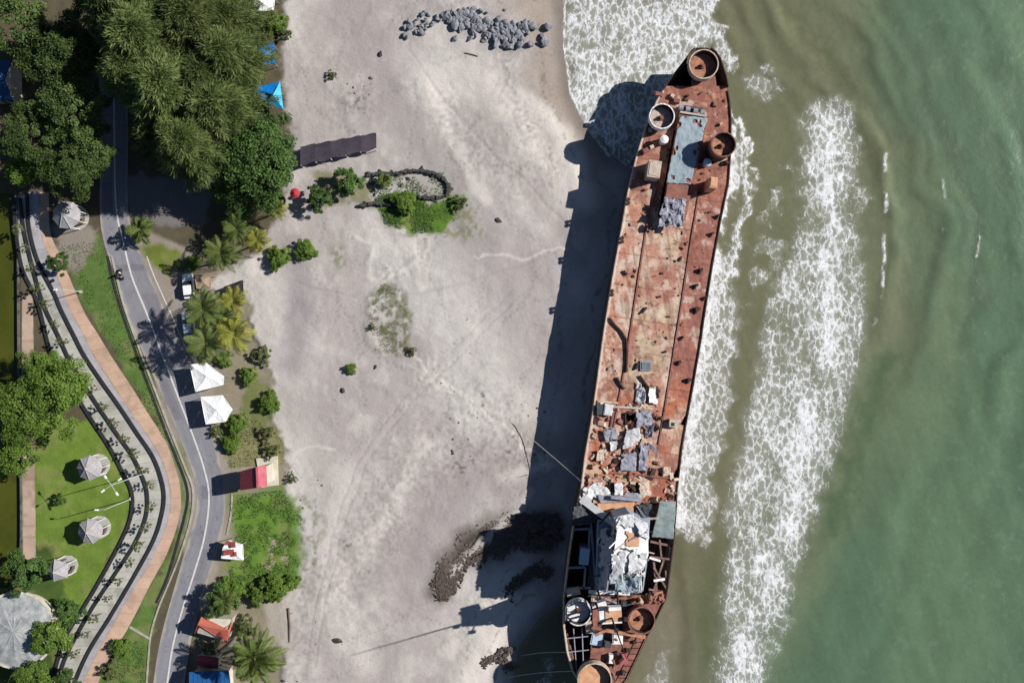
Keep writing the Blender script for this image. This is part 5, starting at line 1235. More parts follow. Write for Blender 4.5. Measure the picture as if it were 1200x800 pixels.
# bushes
BU = 'green bushes along the back of the beach'
for (u, v, s, k, lab) in (
 (325, 301, 1.05, 'bush', 'rounded clipped green bush, left one of a pair on the sand'), (357, 293, .95, 'bush', 'rounded clipped green bush, right one of a pair on the sand'),
 (375, 233, 1.15, 'mid2s', 'green bush right of the red parasol'), (408, 214, 1.3, 'mid2s', 'olive bush at the head of the dark stone ring'), (474, 236, 1.0, 'bush', 'green bush on the lower side of the dark stone ring'), (538, 238, .7, 'bush2', 'olive bush at the seaward end of the dark stone ring'),
 (307, 417, .85, 'bush2', 'olive bush at the sand edge right of the yellow palm'), (315, 472, .95, 'bush', 'green bush at the sand edge beside the lower white canopy'), (275, 497, 1.0, 'bush', 'green bush just below the lower white canopy'), (262, 421, .7, 'bush', 'green bush above the upper white canopy'), (253, 505, .6, 'bush2', 'small olive bush at the roadside corner of the lower white canopy'),
 (322, 690, 1.25, 'bush', 'wide green bush at the lower corner of the beach lawn'), (300, 696, 1.0, 'bush', 'green bush at the bottom of the beach lawn'), (342, 682, .7, 'bush', 'small bush at the seaward corner of the beach lawn'), (312, 508, .7, 'bush2', 'low olive bush on the dry grass, upper of two'), (318, 528, .75, 'bush2', 'low olive bush on the dry grass, lower of two'),
 (411, 432, .5, 'bush', 'small lone green tuft out on the open sand'), (388, 88, .45, 'bush2', 'tiny lone plant on the sand near the blue tarpaulins'), (322, 25, 1.0, 'bush', 'bush at the top edge right of the white awning'), (333, 40, .6, 'bush2', 'yellowish bush between the white awning and the small blue tarpaulin'), (245, 762, .8, 'bush2', 'bush between the orange roof and the blue roof'), (342, 560, .5, 'bush2', 'faint shrub on the sand beside the red roofed hut'),
 (285, 735, 1.1, 'bush2', 'shaded bush right of the orange tiled roof'), (278, 690, .8, 'bush', 'shaded bush just below the small white stall'), (225, 308, .7, 'bush', 'bush at the roadside above the white car'), (210, 312, .5, 'bush2', 'small bush on the verge left of the parked cars'), (270, 520, .8, 'bush', 'green bush by the road on the dry grass above the red hut'), (290, 440, .8, 'bush', 'green bush behind the upper white canopy'), (262, 690, .9, 'bush', 'green bush beside the olive tree on the orange roof'), (482, 411, .45, 'bush2', 'scrubby tuft at the lower end of the grey dune patch'), (436, 383, .35, 'bush2', 'scrubby tuft at the left side of the grey dune patch'),
 (140, 760, .9, 'bush', 'bush on the grass verge at the bottom between path and road'), (128, 785, .8, 'bush2', 'lower bush on the grass verge at the bottom of the photo')):
    plant(k, u, v, 1.4 * s, s, lab, 'bush', BU)
# palms
PG = 'palms at the back of the beach'
for (k, u, v, z, s, lab) in (
 ('ypalm', 272, 390, 7, 1.0, 'bright yellow green coconut palm at the edge of the sand above the white canopies'), ('palm', 242, 402, 7, .95, 'green coconut palm leaning over the road above the upper white canopy'), ('palm', 238, 362, 7, .95, 'green coconut palm beside the parked white car'), ('ypalm', 272, 352, 6.5, .72, 'smaller yellow green palm at the top of the roadside palm clump'),
 ('palm', 262, 372, 6, .7, 'palm in the middle of the roadside palm clump'),
 ('palm', 262, 298, 5, .8, 'coconut palm below the dense green tree, nearest the road'), ('ypalm', 303, 282, 5, .66, 'yellowish palm beside the pair of rounded bushes'), ('ypalm', 326, 245, 4.5, .55, 'small yellowish palm just below the red parasol'), ('palm', 278, 268, 6, .7, 'green palm in the shade below the dense green tree'),
 ('smallpalm', 160, 268, 3, 1.0, 'young broad leaved palm beside the road at the shaded parking apron'), ('bigpalm', 300, 770, 7, .92, 'large full crowned palm at the bottom edge of the beach'), ('smallpalm', 450, 211, 1.6, .55, 'small yellowish palm inside the dark stone ring'),
 ('palm', 262, 704, 6.5, .55, 'palm above the orange tiled roof')):
    plant(k, u, v, z * s + .6, s, lab, 'palm', PG)
# row of little trees along the promenade
e = tree_proto('planted_tree', crown_broad(31, .85, .7, 18, 900, .17, 2.3), 'olive', 1.9, .05, 31, limbs=3, R=.4); first = True
r2 = resample(spline(RAIL2), 400); r3 = resample(spline(RAIL3), 400)
L2 = np.concatenate([[0], np.cumsum(np.hypot(*np.diff(r2, axis=0).T))]); pos = 42
while pos < L2[-1] - 30:
    i = int(np.searchsorted(L2, pos)); q = r2[i] * .48 + r3[i] * .52; pos += random.uniform(19, 26)
    loc = P(q[0], q[1], 0); s = random.uniform(.75, 1.15)
    if first: o = e; o.location = loc; o.scale = (s,) * 3; first = False
    else: o = dup(e, loc, random.random() * 6, s)
    tag(o, 'small olive tree in the row planted along the promenade between black walls', 'tree', 'little trees in a row along the promenade')
# low creeping cover on grass patches (uncountable)
def cover(name, polys, n, size, lm, label, seed, cat='grass'):
    rs = np.random.RandomState(seed); pts = []
    for poly, share in polys:
        us = [p[0] for p in poly]; vs = [p[1] for p in poly]; k = int(n * share)
        u = rs.uniform(min(us), max(us), k * 4); v = rs.uniform(min(vs), max(vs), k * 4)
        x, y = (u - 600) / PX, (400 - v) / PX
        d = inside(u, v, poly) & (fbm(x, y, 1.6, 4, 400 + seed) > .42 + rs.uniform(-.06, .10, len(u)))
        u, v = u[d][:k], v[d][:k]
        pts.append(np.stack([(u - 600) / PX, (400 - v) / PX, rs.uniform(.02, .22, len(u))], 1))
    c = np.concatenate(pts)
    V, F, t = leaves(c, np.array([[0, 0, 1.2]]), size, rs, 2.6)
    o = np_mesh(name, V, F, LM[lm], attrs={'tint': t}); tag(o, label, cat, kind='stuff')
cover('dune_creeper', [([(440, 232), (470, 222), (500, 240), (546, 228), (544, 250), (520, 272), (480, 274), (452, 262)], .7), ([(425, 205), (520, 202), (530, 232), (440, 236)], .3)], 6500, .26, 'broad', 'green dune creeper round the dark stone ring', 1, 'dune plants')
cover('scrub', [([(436, 345), (450, 330), (478, 345), (484, 400), (478, 416), (440, 412), (430, 380)], .5), ([(250, 500), (290, 488), (334, 505), (334, 545), (300, 545), (270, 548)], .5)], 2600, .22, 'olive', 'thin olive dune scrub on the sand', 2, 'dune plants')
cover('lawn_tufts', [([(268, 580), (330, 574), (354, 600), (356, 650), (340, 690), (300, 704), (276, 692), (268, 668), (276, 630)], 1)], 7000, .22, 'broad', 'rough bright green grass of the lawn at the back of the beach', 3)
cover('verge_tufts', [([(62, 290), (120, 280), (131, 322), (144, 362), (163, 412), (178, 455), (195, 500), (212, 545), (205, 540), (180, 490), (135, 410), (100, 350), (80, 300)], .6), ([(100, 850), (115, 805), (150, 755), (170, 745), (170, 850)], .4)], 7000, .2, 'broad', 'green grass of the verge between the orange path and the drain', 4)
# ================================================================== buildings and small things
def post(mb, x, y, z0, z1, r=.05): mb.tube([(x, y, z0), (x, y, z1)], r, 6)
def canopy(name, top, eave_z, ridge_z, mat, label, cat, group=None, apex=None):
    """tent roof over posts; top = eave corners in pixels at eave_z"""
    cs = [P(u, v, eave_z) for u, v in top]; c = sum(cs, Vector()) / len(cs)
    if apex: c = P(*apex, ridge_z)
    root = thing(name, (c.x, c.y, 0), label, cat, group)
    b = MB(); n = len(cs); tp = Vector((c.x, c.y, ridge_z)); k = 8
    # fabric sagging between the edges, with a hanging valance
    vs = []; fs = []
    for i in range(n):
        a, d = cs[i], cs[(i + 1) % n]
        o = len(vs)
        for r in range(k + 1):
            for q in range(k + 1):
                p = tp.lerp(a.lerp(d, q / k), r / k); p.z -= .22 * math.sin(math.pi * r / k) * (ridge_z - eave_z) + .12 * math.sin(math.pi * q / k) * (r / k); p.z += (random.random() - .5) * .05
                vs.append(p)
        for r in range(k):
            for q in range(k):
                fs.append((o + r * (k + 1) + q, o + (r + 1) * (k + 1) + q, o + (r + 1) * (k + 1) + q + 1, o + r * (k + 1) + q + 1))
    b.add(vs, fs)
    for i in range(n):
        a, d = cs[i], cs[(i + 1) % n]; b.beam(a + Vector((0, 0, -.14)), d + Vector((0, 0, -.14)), .03, .22)
    f = b.build('roof', mat, root)
    for a in cs:
        q = a.lerp(Vector((c.x, c.y, a.z)), .06); p = MB(); post(p, q.x, q.y, 0, a.z - .05); p.build('post', M['steel'], root)
    return root
WG = 'white canopies beside the road'
canopy('canopy', [(222, 427), (241, 425), (262, 441), (261, 451), (229, 459)], 2.8, 3.2, M['white'], 'white pointed canopy beside the road, upper of the two', 'canopy', WG)
canopy('canopy', [(235, 465), (260, 463), (272, 480), (264, 494), (241, 497)], 2.8, 3.2, M['white'], 'white pointed canopy beside the road, lower of the two', 'canopy', WG)
canopy('awning', [(292, -6), (322, -4), (320, 12), (296, 14)], 2.6, 3.0, M['white'], 'white awning at the top edge of the photo beside the casuarinas', 'awning')
canopy('tarpaulin', [(299, 52), (321, 52), (322, 74), (303, 76)], 2.2, 2.7, M['bluetarp'], 'small plain blue tarpaulin shelter, upper of the two', 'tarpaulin', 'blue tarpaulins at the back of the beach')
tr = canopy('tarpaulin', [(297, 103), (327, 96), (331, 127), (314, 122)], 2.2, 3.1, M['bluetarp'], 'bright blue and cyan peaked tarpaulin, lower of the two', 'tarpaulin', 'blue tarpaulins at the back of the beach', apex=(320, 111))
a, b_, c_ = P(328, 96, 2.25), P(332, 128, 2.25), P(314.5, 122, 2.25); t_ = P(320, 111, 3.14)
MB().add([a, b_, c_, t_, a - Vector((0, 0, .05)), b_ - Vector((0, 0, .05)), c_ - Vector((0, 0, .05)), t_ - Vector((0, 0, .05))], [(0, 3, 1), (1, 3, 2), (4, 5, 7), (5, 6, 7), (0, 1, 5, 4), (1, 2, 6, 5)]).build('side_flap', M['cyantarp'], tr)
canopy('dark_sheet', [(262, 336), (284, 328), (285, 345), (266, 346)], 1.6, 1.8, M['blacksheet'], 'black sheet stretched over the sand beside the palms', 'tarpaulin')  # flat black sheet on low posts over the sand
# parasol
c = P(345, 226, 2.4); root = thing('parasol', (c.x, c.y, 0), 'red parasol on the sand below the dense green tree', 'parasol')
b = MB(); n = 8; rim = [(c.x + 0.8 * math.cos(6.283 * i / n), c.y + 0.8 * math.sin(6.283 * i / n), 2.1) for i in range(n)]
b.add(rim + [(c.x, c.y, 2.6)] + [(x, y, z - .04) for x, y, z in rim] + [(c.x, c.y, 2.55)], [(i, (i + 1) % n, n) for i in range(n)] + [(n + 1 + (i + 1) % n, n + 1 + i, 2 * n + 1) for i in range(n)] + [(i, n + 1 + i, n + 1 + (i + 1) % n, (i + 1) % n) for i in range(n)]); b.build('canopy', M['redcloth'], root)
p = MB(); post(p, c.x, c.y, -.1, 2.55, .03); p.build('pole', M['steel'], root)
# gazebos
def gazebo(u, v, r, n, lab, rz=0.0, h=2.9, top=4.2):
    c = P(u, v, h); root = thing('gazebo', (c.x, c.y, 0), lab, 'gazebo', 'grey roofed gazebos')
    b = MB(); R = r; eave = [Vector((c.x + R * math.cos(rz + 6.283 * i / n), c.y + R * math.sin(rz + 6.283 * i / n), h)) for i in range(n)]
    tp = Vector((c.x, c.y, top))
    low = [e - Vector((0, 0, .12)) for e in eave]
    b.add(eave + [tp] + low, [(i, (i + 1) % n, n) for i in range(n)] + [(n + 1 + i, n + 1 + (i + 1) % n, (i + 1) % n, i) for i in range(n)] + [tuple(range(2 * n, n, -1))])
    rf = b.build('roof', M['roofgrey'], root)
    b = MB()
    for e in eave: b.tube([e + Vector((0, 0, .03)), tp + Vector((0, 0, .03))], .05, 5)
    b.cyl((tp.x, tp.y, top - .05), .16, .25, 10, .05); b.build('ridge_cap', M['paving'], rf)
    for i in range(n):
        q = eave[i].lerp(Vector((c.x, c.y, h)), .14); p = MB(); post(p, q.x, q.y, -.05, h - .1, .07); p.build('post', M['whitepaint'], root)
    MB().cyl((c.x, c.y, -.05), R * .9, .18, n * 2).build('floor', M['paving'], root)
    b = MB(); b.ring((c.x, c.y, .14), R * .66, R * .52, .42, 18, gap=(0, 5)); b.build('bench', M['wood'], root)
    return root
gazebo(105, 548, 1.95, 8, 'grey roofed gazebo on the lawn, upper one beside the four headed lamp')
gazebo(106, 622, 1.95, 8, 'grey roofed gazebo on the lawn between the lamp and the tilted square gazebo', .2)
gazebo(68, 668, 1.8, 5, 'smaller five sided grey gazebo near the round pavilion', .6)
gazebo(78, 252, 2.2, 8, 'grey roofed hut half shaded by the dark trees beside the road', .3)
# round platform
c = P(20, 738, 2.6); root = thing('round_pavilion', (c.x, c.y, 0), 'round grey pavilion with a weathered shallow roof and pale rim at the left edge', 'pavilion')
b = MB(); nr, ns = 10, 48; vs = [(c.x, c.y, 3.5)]; fs = []
for r in range(1, nr + 1):
    for k in range(ns):
        a = 6.2832 * k / ns; rr = 5.7 * r / nr; rr *= 1 + (.02 if k % 4 == 0 else 0) * (r == nr)
        vs.append((c.x + rr * math.cos(a), c.y + rr * math.sin(a), 2.6 + .9 * (1 - (r / nr) ** 1.6) + (.05 if k % 4 == 0 else 0) + jit(.03)))
for k in range(ns): fs.append((0, 1 + k, 1 + (k + 1) % ns))
for r in range(nr - 1):
    for k in range(ns):
        o = 1 + r * ns; fs.append((o + k, o + ns + k, o + ns + (k + 1) % ns, o + (k + 1) % ns))
b.add(vs, fs); b.build('roof', M['plaza'], root)
MB().ring((c.x, c.y, 2.35), 5.95, 5.62, .42, 72, .12).build('rim', M['cream'], root)
MB().ring((c.x, c.y, -.1), 4.9, 4.6, 2.6, 48).build('wall', M['cream'], root)
# beach chairs style ring of stones round the gazebo are not resolved in the photo
# buildings
def house(name, eave, ridge, ez, rz_, mats, label, cat, walls='cream', group=None, inset=.35, base=0):
    """gable roof from 4 eave corners (px, clockwise, first edge parallel to ridge); ridge = two points in px"""
    E = [P(u, v, ez) for u, v in eave]; Rg = [P(u, v, rz_) for u, v in ridge]
    c = sum(E, Vector()) / 4; root = thing(name, (c.x, c.y, 0), label, cat, group)
    for i, (q, mt) in enumerate((((E[0], E[1], Rg[1], Rg[0]), mats[0]), ((E[2], E[3], Rg[0], Rg[1]), mats[1]))):
        b = MB(); dn = Vector((0, 0, .08)); vs = list(q) + [p - dn for p in q]
        b.add(vs, [(0, 1, 2, 3), (7, 6, 5, 4), (0, 4, 5, 1), (1, 5, 6, 2), (2, 6, 7, 3), (3, 7, 4, 0)])
        # standing ribs
        m = 9
        for k in range(m + 1):
            lo = q[0].lerp(q[1], k / m); hi = q[3].lerp(q[2], k / m); b.beam(lo + Vector((0, 0, .03)), hi + Vector((0, 0, .03)), .06, .06)
        b.build('roof', M[mt], root)
    MB().beam(Rg[0] + Vector((0, 0, .05)), Rg[1] + Vector((0, 0, .05)), .3, .1).build('ridge_cap', M[mats[2]], root)
    q = [e.lerp(c, .12) for e in E]; g = [r.lerp(c, .1) for r in Rg]
    w = MB(); w.prism([(p.x, p.y) for p in q], base, ez - .05); w.add([(q[0].x, q[0].y, ez - .05), (q[3].x, q[3].y, ez - .05), (g[0].x, g[0].y, rz_ - .25)], [(0, 1, 2)]); w.add([(q[1].x, q[1].y, ez - .05), (q[2].x, q[2].y, ez - .05), (g[1].x, g[1].y, rz_ - .25)], [(0, 1, 2)])
    wo = w.build('wall', M[walls], root)
    a, d = q[2], q[3]; t = (d - a).normalized(); nrm = Vector((t.y, -t.x, 0)); 
    if nrm.dot(a - c) < 0: nrm = -nrm
    m_ = (a + d) / 2 + nrm * .02; ang_ = math.atan2(t.y, t.x)
    MB().box((m_.x, m_.y, 1.0 + base), (.9, .06, 2.0), ang_).build('door', M['wood'], root)
    f = (a * .8 + d * .2) + nrm * .02; MB().box((f.x, f.y, 1.5 + base), (.8, .06, .8), ang_).build('window', M['glass'], root)
    return root
r_ = house('red_roofed_hut', [(312, 545), (313, 569), (282, 574), (281, 553)], [(301, 547), (302, 571)], 4.6, 6.2, ('pink', 'maroon', 'pink'), 'tall hut with a maroon red roof between road and beach', 'hut')  # one red roof: sunward slope coloured lighter, shaded slope darker
MB().prism([P(u, v, .3) for u, v in [(300, 537), (325, 534), (326, 568), (306, 571)]], -.2, .3).build('terrace', M['cream'], r_)
house('orange_roofed_house', [(236, 722), (274, 724), (266, 753), (228, 742)][1:] + [(236, 722)], [(268, 738), (232, 731)], 2.7, 3.7, ('orangeroof', 'orangeroof', 'orangeroof'), 'house with an orange tiled roof beside the road near the bottom', 'house')
house('blue_roofed_house', [(222, 787), (268, 785), (270, 822), (224, 826)], [(222, 806), (270, 804)], 2.8, 3.8, ('blueroof', 'blueroof', 'blueroof'), 'blue roofed house cut by the bottom edge of the photo', 'house')
house('small_red_shed', [(232, 767), (256, 770), (255, 783), (231, 781)], [(232, 774), (256, 777)], 2.0, 2.5, ('maroon', 'maroon', 'maroon'), 'small dark red shed roof between the orange and blue roofs', 'shed')
house('blue_roofed_house', [(-22, 70), (14, 72), (15, 118), (-22, 118)], [(-4, 70), (-4, 118)], 3.0, 4.0, ('blueroof', 'blueroof', 'blueroof'), 'shaded blue roofed house at the left edge among dark trees', 'house')
# stall
st = canopy('stall', [(268, 633), (284, 638), (285, 656), (259, 654), (261, 641)], 2.3, 2.6, M['white'], 'small white canopied stall with red brown panels beside the lawn', 'stall')
for (u, v, du, dv) in ((267, 636, 5, 4), (273, 638, 5, 7), (268, 647, 12, 6), (275, 649, 4, 5)):
    uvbox(u, v, du, dv, 2.55, 2.75, .1).build('panel', M['redbrown'], st)
uvbox(270, 646, 14, 10, 0, 1.0, .1).build('counter', M['redbrown'], st)
# long dark shade shelter
root = thing('shade_shelter', P(396, 175, 0), 'long dark grey shade net shelter on the sand beside the dense green tree', 'shelter')
pts = [(352, 171), (372, 167), (398, 164), (420, 158), (441, 156), (441, 175), (421, 180), (400, 186), (372, 193), (352, 194)]
vs, fs = [], []; nx, ny = 46, 12
for j in range(ny):
    for i in range(nx):
        s, t = i / (nx - 1), j / (ny - 1); u = 352 + 89 * s; v0 = 171.5 - 16 * s + .5 * math.sin(i * .7); v1 = 194 - 19.5 * s + 1.0 * math.sin(i * .5 + 1)
        p = P(u, v0 + (v1 - v0) * t, 1.5); p.z = 1.5 - .07 * abs(math.sin(s * math.pi * 5)) * (1 - abs(t - .5)) + random.random() * .02; vs.append(p)
for j in range(ny - 1):
    for i in range(nx - 1): k = j * nx + i; fs.append((k, k + nx, k + nx + 1, k + 1))
o = MB().add(vs, fs).build('net', M['shade'], root); so_ = o.modifiers.new('thickness', 'SOLIDIFY'); so_.thickness = .02
for i in range(6):
    s = i / 5
    for v_ in (171.5 - 16 * s, 194 - 19.5 * s):
        p = MB(); q = P(353 + 87 * s, v_, 1.5); post(p, q.x, q.y, -.1, 1.62, .05); p.build('post', M['whitepaint'], root)
# lamps
def lamp(u, v, h, heads, lab, arm=.9, aim=math.pi):
    b = P(u, v, 0); root = thing('street_lamp', b, lab, 'street lamp', 'white lamp posts of the promenade park')
    p = MB(); p.tube([b, b + Vector((0, 0, h))], .075, 8, .05); p.build('pole', M['lamppaint'], root)
    MB().cyl((b.x, b.y, -.05), .26, .35, 12).build('footing', M['paving'], root)
    for k in range(heads):
        a = aim + k * 6.283 / heads; d = Vector((math.cos(a), math.sin(a), 0)); t = b + Vector((0, 0, h - .05))
        m = MB(); m.tube([t, t + d * arm + Vector((0, 0, .15))], .035, 6); ar = m.build('arm', M['lamppaint'], root)
        e = t + d * (arm + .25) + Vector((0, 0, .16)); m = MB(); m.box(e, (.6, .28, .14), a, 0, 0, .7); m.build('lamp_head', M['whitepaint'], ar)
lamp(176, 552, 12.6, 4, 'tall white park lamp with four heads, next to the upper gazebo', 1.2, .6)
lamp(154, 584, 8.6, 1, 'white park lamp with a single head between the two middle gazebos')
lamp(95, 342, 5.2, 1, 'white lamp on the edge of the grass beside the orange path')
lamp(33, 474, 7.2, 1, 'white lamp almost hidden in the bright trees by the canal')
# cars
def car(u, v, rz, mat, label, L=3.9, W=1.65):
    c = P(u, v, 1.0); root = thing('parked_car', (c.x, c.y, .03), label, 'car', 'cars parked beside the palms', rz)
    def place(o): o.parent = root; return o
    prof = [(-L / 2, .35), (-L / 2, .78), (-L * .40, .92), (L * .16, .92), (L * .45, .80), (L / 2, .62), (L / 2, .35)]
    def body(prof, w0, w1, nm, m, par):
        n = len(prof); z0 = prof[0][1]; b = MB()
        wd = lambda z: w0 + (w1 - w0) * min(1, max(0, (z - .3) / 1.2))
        vs = [(x, -wd(z) / 2, z) for x, z in prof] + [(x, wd(z) / 2, z) for x, z in prof]
        b.add(vs, [tuple(range(n - 1, -1, -1))[::-1], tuple(range(2 * n - 1, n - 1, -1))] + [(i, n + i, n + (i + 1) % n, (i + 1) % n) for i in range(n)])
        me = bpy.data.meshes.new(nm); me.from_pydata(b.v, [], b.f); me.materials.append(m)
        bm = bmesh.new(); bm.from_mesh(me); bmesh.ops.recalc_face_normals(bm, faces=bm.faces); bm.to_mesh(me); bm.free()
        o = bpy.data.objects.new(nm, me); COL.objects.link(o); o.parent = par
        bv = o.modifiers.new('edge', 'BEVEL'); bv.width = .06; bv.segments = 2; return o
    bd = body(prof, W, W * .97, 'body', mat, root)
    body([(-L * .43, .9), (-L * .36, 1.38), (L * .02, 1.40), (L * .20, .9)], W * .9, W * .72, 'cabin_glass', M['glass'], root)
    body([(-L * .37, 1.34), (-L * .35, 1.43), (L * .0, 1.45), (L * .03, 1.36)], W * .84, W * .78, 'roof', mat, root)
    for sx in (-.31, .31):
        for sy in (-1, 1):
            b = MB(); b.tube([(sx * L, sy * (W / 2 - .18), .3), (sx * L, sy * (W / 2 + .01), .3)], .3, 16)
            me = bpy.data.meshes.new('wheel'); me.from_pydata(b.v, [], b.f); me.materials.append(M['tyre']); o = bpy.data.objects.new('wheel', me); COL.objects.link(o); o.parent = root
    for sy in (-1, 1):
        me = bpy.data.meshes.new('headlight'); b = MB().box((L / 2 - .04, sy * W * .36, .66), (.12, .3, .12)); me.from_pydata(b.v, [], b.f); me.materials.append(M['cream']); o = bpy.data.objects.new('headlight', me); COL.objects.link(o); o.parent = root
car(220, 335, math.pi / 2 + .1, M['carwhite'], 'white car parked at the roadside beside the palm clump')
car(220, 380, math.pi / 2 + .15, M['carblue'], 'pale blue car half hidden under the roadside palms')
# awning beside the car
canopy('awning', [(228, 322), (246, 322), (247, 338), (230, 338)], 2.3, 2.5, M['tan'], 'tan awning right of the parked white car under the palms', 'awning')
# motorbike and rider
def skinned(name, mat, pts, edges, radii, parent, root_i=0, sub=2):
    me = bpy.data.meshes.new(name); me.from_pydata(pts, edges, []); me.materials.append(mat)
    o = bpy.data.objects.new(name, me); COL.objects.link(o); o.parent = parent
    sk = o.modifiers.new('skin', 'SKIN'); 
    for i, r in enumerate(radii): me.skin_vertices[0].data[i].radius = (r, r)
    me.skin_vertices[0].data[root_i].use_root = True
    ss = o.modifiers.new('smooth', 'SUBSURF'); ss.levels = sub; ss.render_levels = sub; sk.use_smooth_shade = True
    return o
hd = math.atan2(-(325 - 285), 155 - 145)          # heading down the road
c = P(142, 321, .6); mo = thing('motorbike', (c.x, c.y, .04), 'dark motorbike ridden down the left lane of the road', 'motorbike', None, hd)
def loc_part(b, nm, mat, par):
    me = bpy.data.meshes.new(nm); me.from_pydata(b.v, [], b.f); me.materials.append(mat); o = bpy.data.objects.new(nm, me); COL.objects.link(o); o.parent = par; return o
for x in (-.62, .62):
    b = MB(); b.tube([(x, -.06, .29), (x, .06, .29)], .29, 18); w_ = loc_part(b, 'wheel', M['tyre'], mo)
b = MB(); b.box((-.1, 0, .55), (.9, .2, .26), 0, 0, 0, .7); b.box((-.35, 0, .7), (.7, .26, .1)); b.box((-.75, 0, .62), (.35, .18, .12)); b.box((.42, 0, .66), (.2, .34, .5), 0, 0, -.3, .8); loc_part(b, 'frame', M['darksheet'], mo)
b = MB(); b.tube([(.62, 0, .3), (.45, 0, .95)], .045, 6); b.tube([(.40, -.34, .98), (.46, -.1, 1.0), (.46, .1, 1.0), (.40, .34, .98)], .025, 6); loc_part(b, 'handlebar', M['steel'], mo)
b = MB(); b.box((.56, 0, .78), (.1, .16, .14)); loc_part(b, 'headlight', M['cream'], mo)
b = MB(); b.box((-.28, 0, .79), (.75, .25, .09), 0, 0, 0, .85); loc_part(b, 'seat', M['tyre'], mo)
pe = thing('person', (c.x, c.y, .04), 'person in a white shirt and dark trousers riding the motorbike', 'person', None, hd)
J = {'pel': (-.2, 0, .9), 'sp': (-.16, 0, 1.12), 'ch': (-.08, 0, 1.32), 'nk': (-.03, 0, 1.46), 'hd': (0, 0, 1.56), 'tp': (0, 0, 1.68)}
pts = [J['pel'], J['sp'], J['ch'], J['nk'], J['hd'], J['tp']]; ed = [(0, 1), (1, 2), (2, 3), (3, 4), (4, 5)]; rad = [.14, .13, .15, .055, .09, .075]
for s_ in (-1, 1):
    k = len(pts); pts += [(-.06, .19 * s_, 1.37), (.12, .30 * s_, 1.18), (.36, .31 * s_, 1.03), (.43, .31 * s_, 1.01)]; ed += [(2, k), (k, k + 1), (k + 1, k + 2), (k + 2, k + 3)]; rad += [.065, .05, .035, .045]
    k = len(pts); pts += [(-.16, .11 * s_, .88), (.22, .17 * s_, .82), (.1, .16 * s_, .42), (.28, .16 * s_, .36)]; ed += [(0, k), (k, k + 1), (k + 1, k + 2), (k + 2, k + 3)]; rad += [.1, .075, .05, .045]
bo = skinned('body', M['skin'], pts, ed, rad, pe)
tp_ = [J['pel'], J['sp'], J['ch'], (-.045, 0, 1.43)]; te = [(0, 1), (1, 2), (2, 3)]; trr = [.155, .15, .17, .08]
for s_ in (-1, 1):
    k = len(tp_); tp_ += [(-.06, .19 * s_, 1.37), (.05, .26 * s_, 1.25)]; te += [(2, k), (k, k + 1)]; trr += [.085, .075]
skinned('shirt', M['shirt'], tp_, te, trr, pe)
tp_ = [(-.2, 0, .9)]; te = []; trr = [.165]
for s_ in (-1, 1):
    k = len(tp_); tp_ += [(-.16, .11 * s_, .88), (.22, .17 * s_, .82), (.11, .16 * s_, .46)]; te += [(0, k), (k, k + 1), (k + 1, k + 2)]; trr += [.12, .09, .065]
skinned('trousers', M['trousers'], tp_, te, trr, pe)
bm = bmesh.new(); bmesh.ops.create_uvsphere(bm, u_segments=16, v_segments=10, radius=.15); bmesh.ops.delete(bm, geom=[v for v in bm.verts if v.co.z < -.07], context='VERTS'); me = bpy.data.meshes.new('helmet'); bm.to_mesh(me); bm.free(); me.materials.append(M['tyre'])
o = bpy.data.objects.new('helmet', me); COL.objects.link(o); o.parent = pe; o.location = (0, 0, 1.64)
# boulders
rock_me = []
for k in range(7):
    bm = bmesh.new(); bmesh.ops.create_icosphere(bm, subdivisions=2, radius=.5); rs = random.Random(k)
    f = [Vector((rs.uniform(-1, 1), rs.uniform(-1, 1), rs.uniform(-1, 1))).normalized() for _ in range(9)]; cut = [rs.uniform(.26, .42) for _ in f]
    for v_ in bm.verts:
        for q, c_ in zip(f, cut):
            d = v_.co.dot(q)
            if d > c_: v_.co -= q * (d - c_)
        v_.co.x *= 1.25; v_.co.z *= .8; v_.co += Vector((rs.uniform(-.02, .02),) * 3)
    me = bpy.data.meshes.new('boulder'); bm.to_mesh(me); bm.free(); me.materials.append(M['rock']); rock_me.append(me)
def boulder(u, v, s, z, lab, cat='boulder', grp=None, mat=None, name='boulder'):
    me = random.choice(rock_me)
    if mat:
        me = me.copy(); me.materials[0] = mat
    o = bpy.data.objects.new(name, me); COL.objects.link(o); o.location = P(u, v, z); o.rotation_euler = (random.uniform(-.4, .4), random.uniform(-.4, .4), random.random() * 6.28)
    o.scale = (s, s * random.uniform(.7, 1.1), s * random.uniform(.7, 1.0)); tag(o, lab, cat, grp); return o
RG = 'grey boulders in the loose pile at the top of the beach'
cnt = 0
while cnt < 250:
    if cnt < 32: u, v = random.uniform(474, 512), random.uniform(12, 48); ok = abs((u - 474) * -.7 + 42 - v) < 13 or random.random() < .05
    elif cnt < 205:
        t = random.random(); u = 528 + 84 * t + random.gauss(0, 8); v = 18 + 26 * t + random.gauss(0, 7.5); ok = 9 < v < 57
    else: u, v = random.uniform(512, 642), random.uniform(12, 55); ok = abs(v - (20 + (u - 520) * .2)) < 15
    if not ok: continue
    cnt += 1
    boulder(u, v, random.uniform(.55, 1.5) if cnt >= 32 else random.uniform(.5, .95), random.uniform(.0, .35), 'grey boulder in the loose pile at the top of the beach', 'boulder', RG)
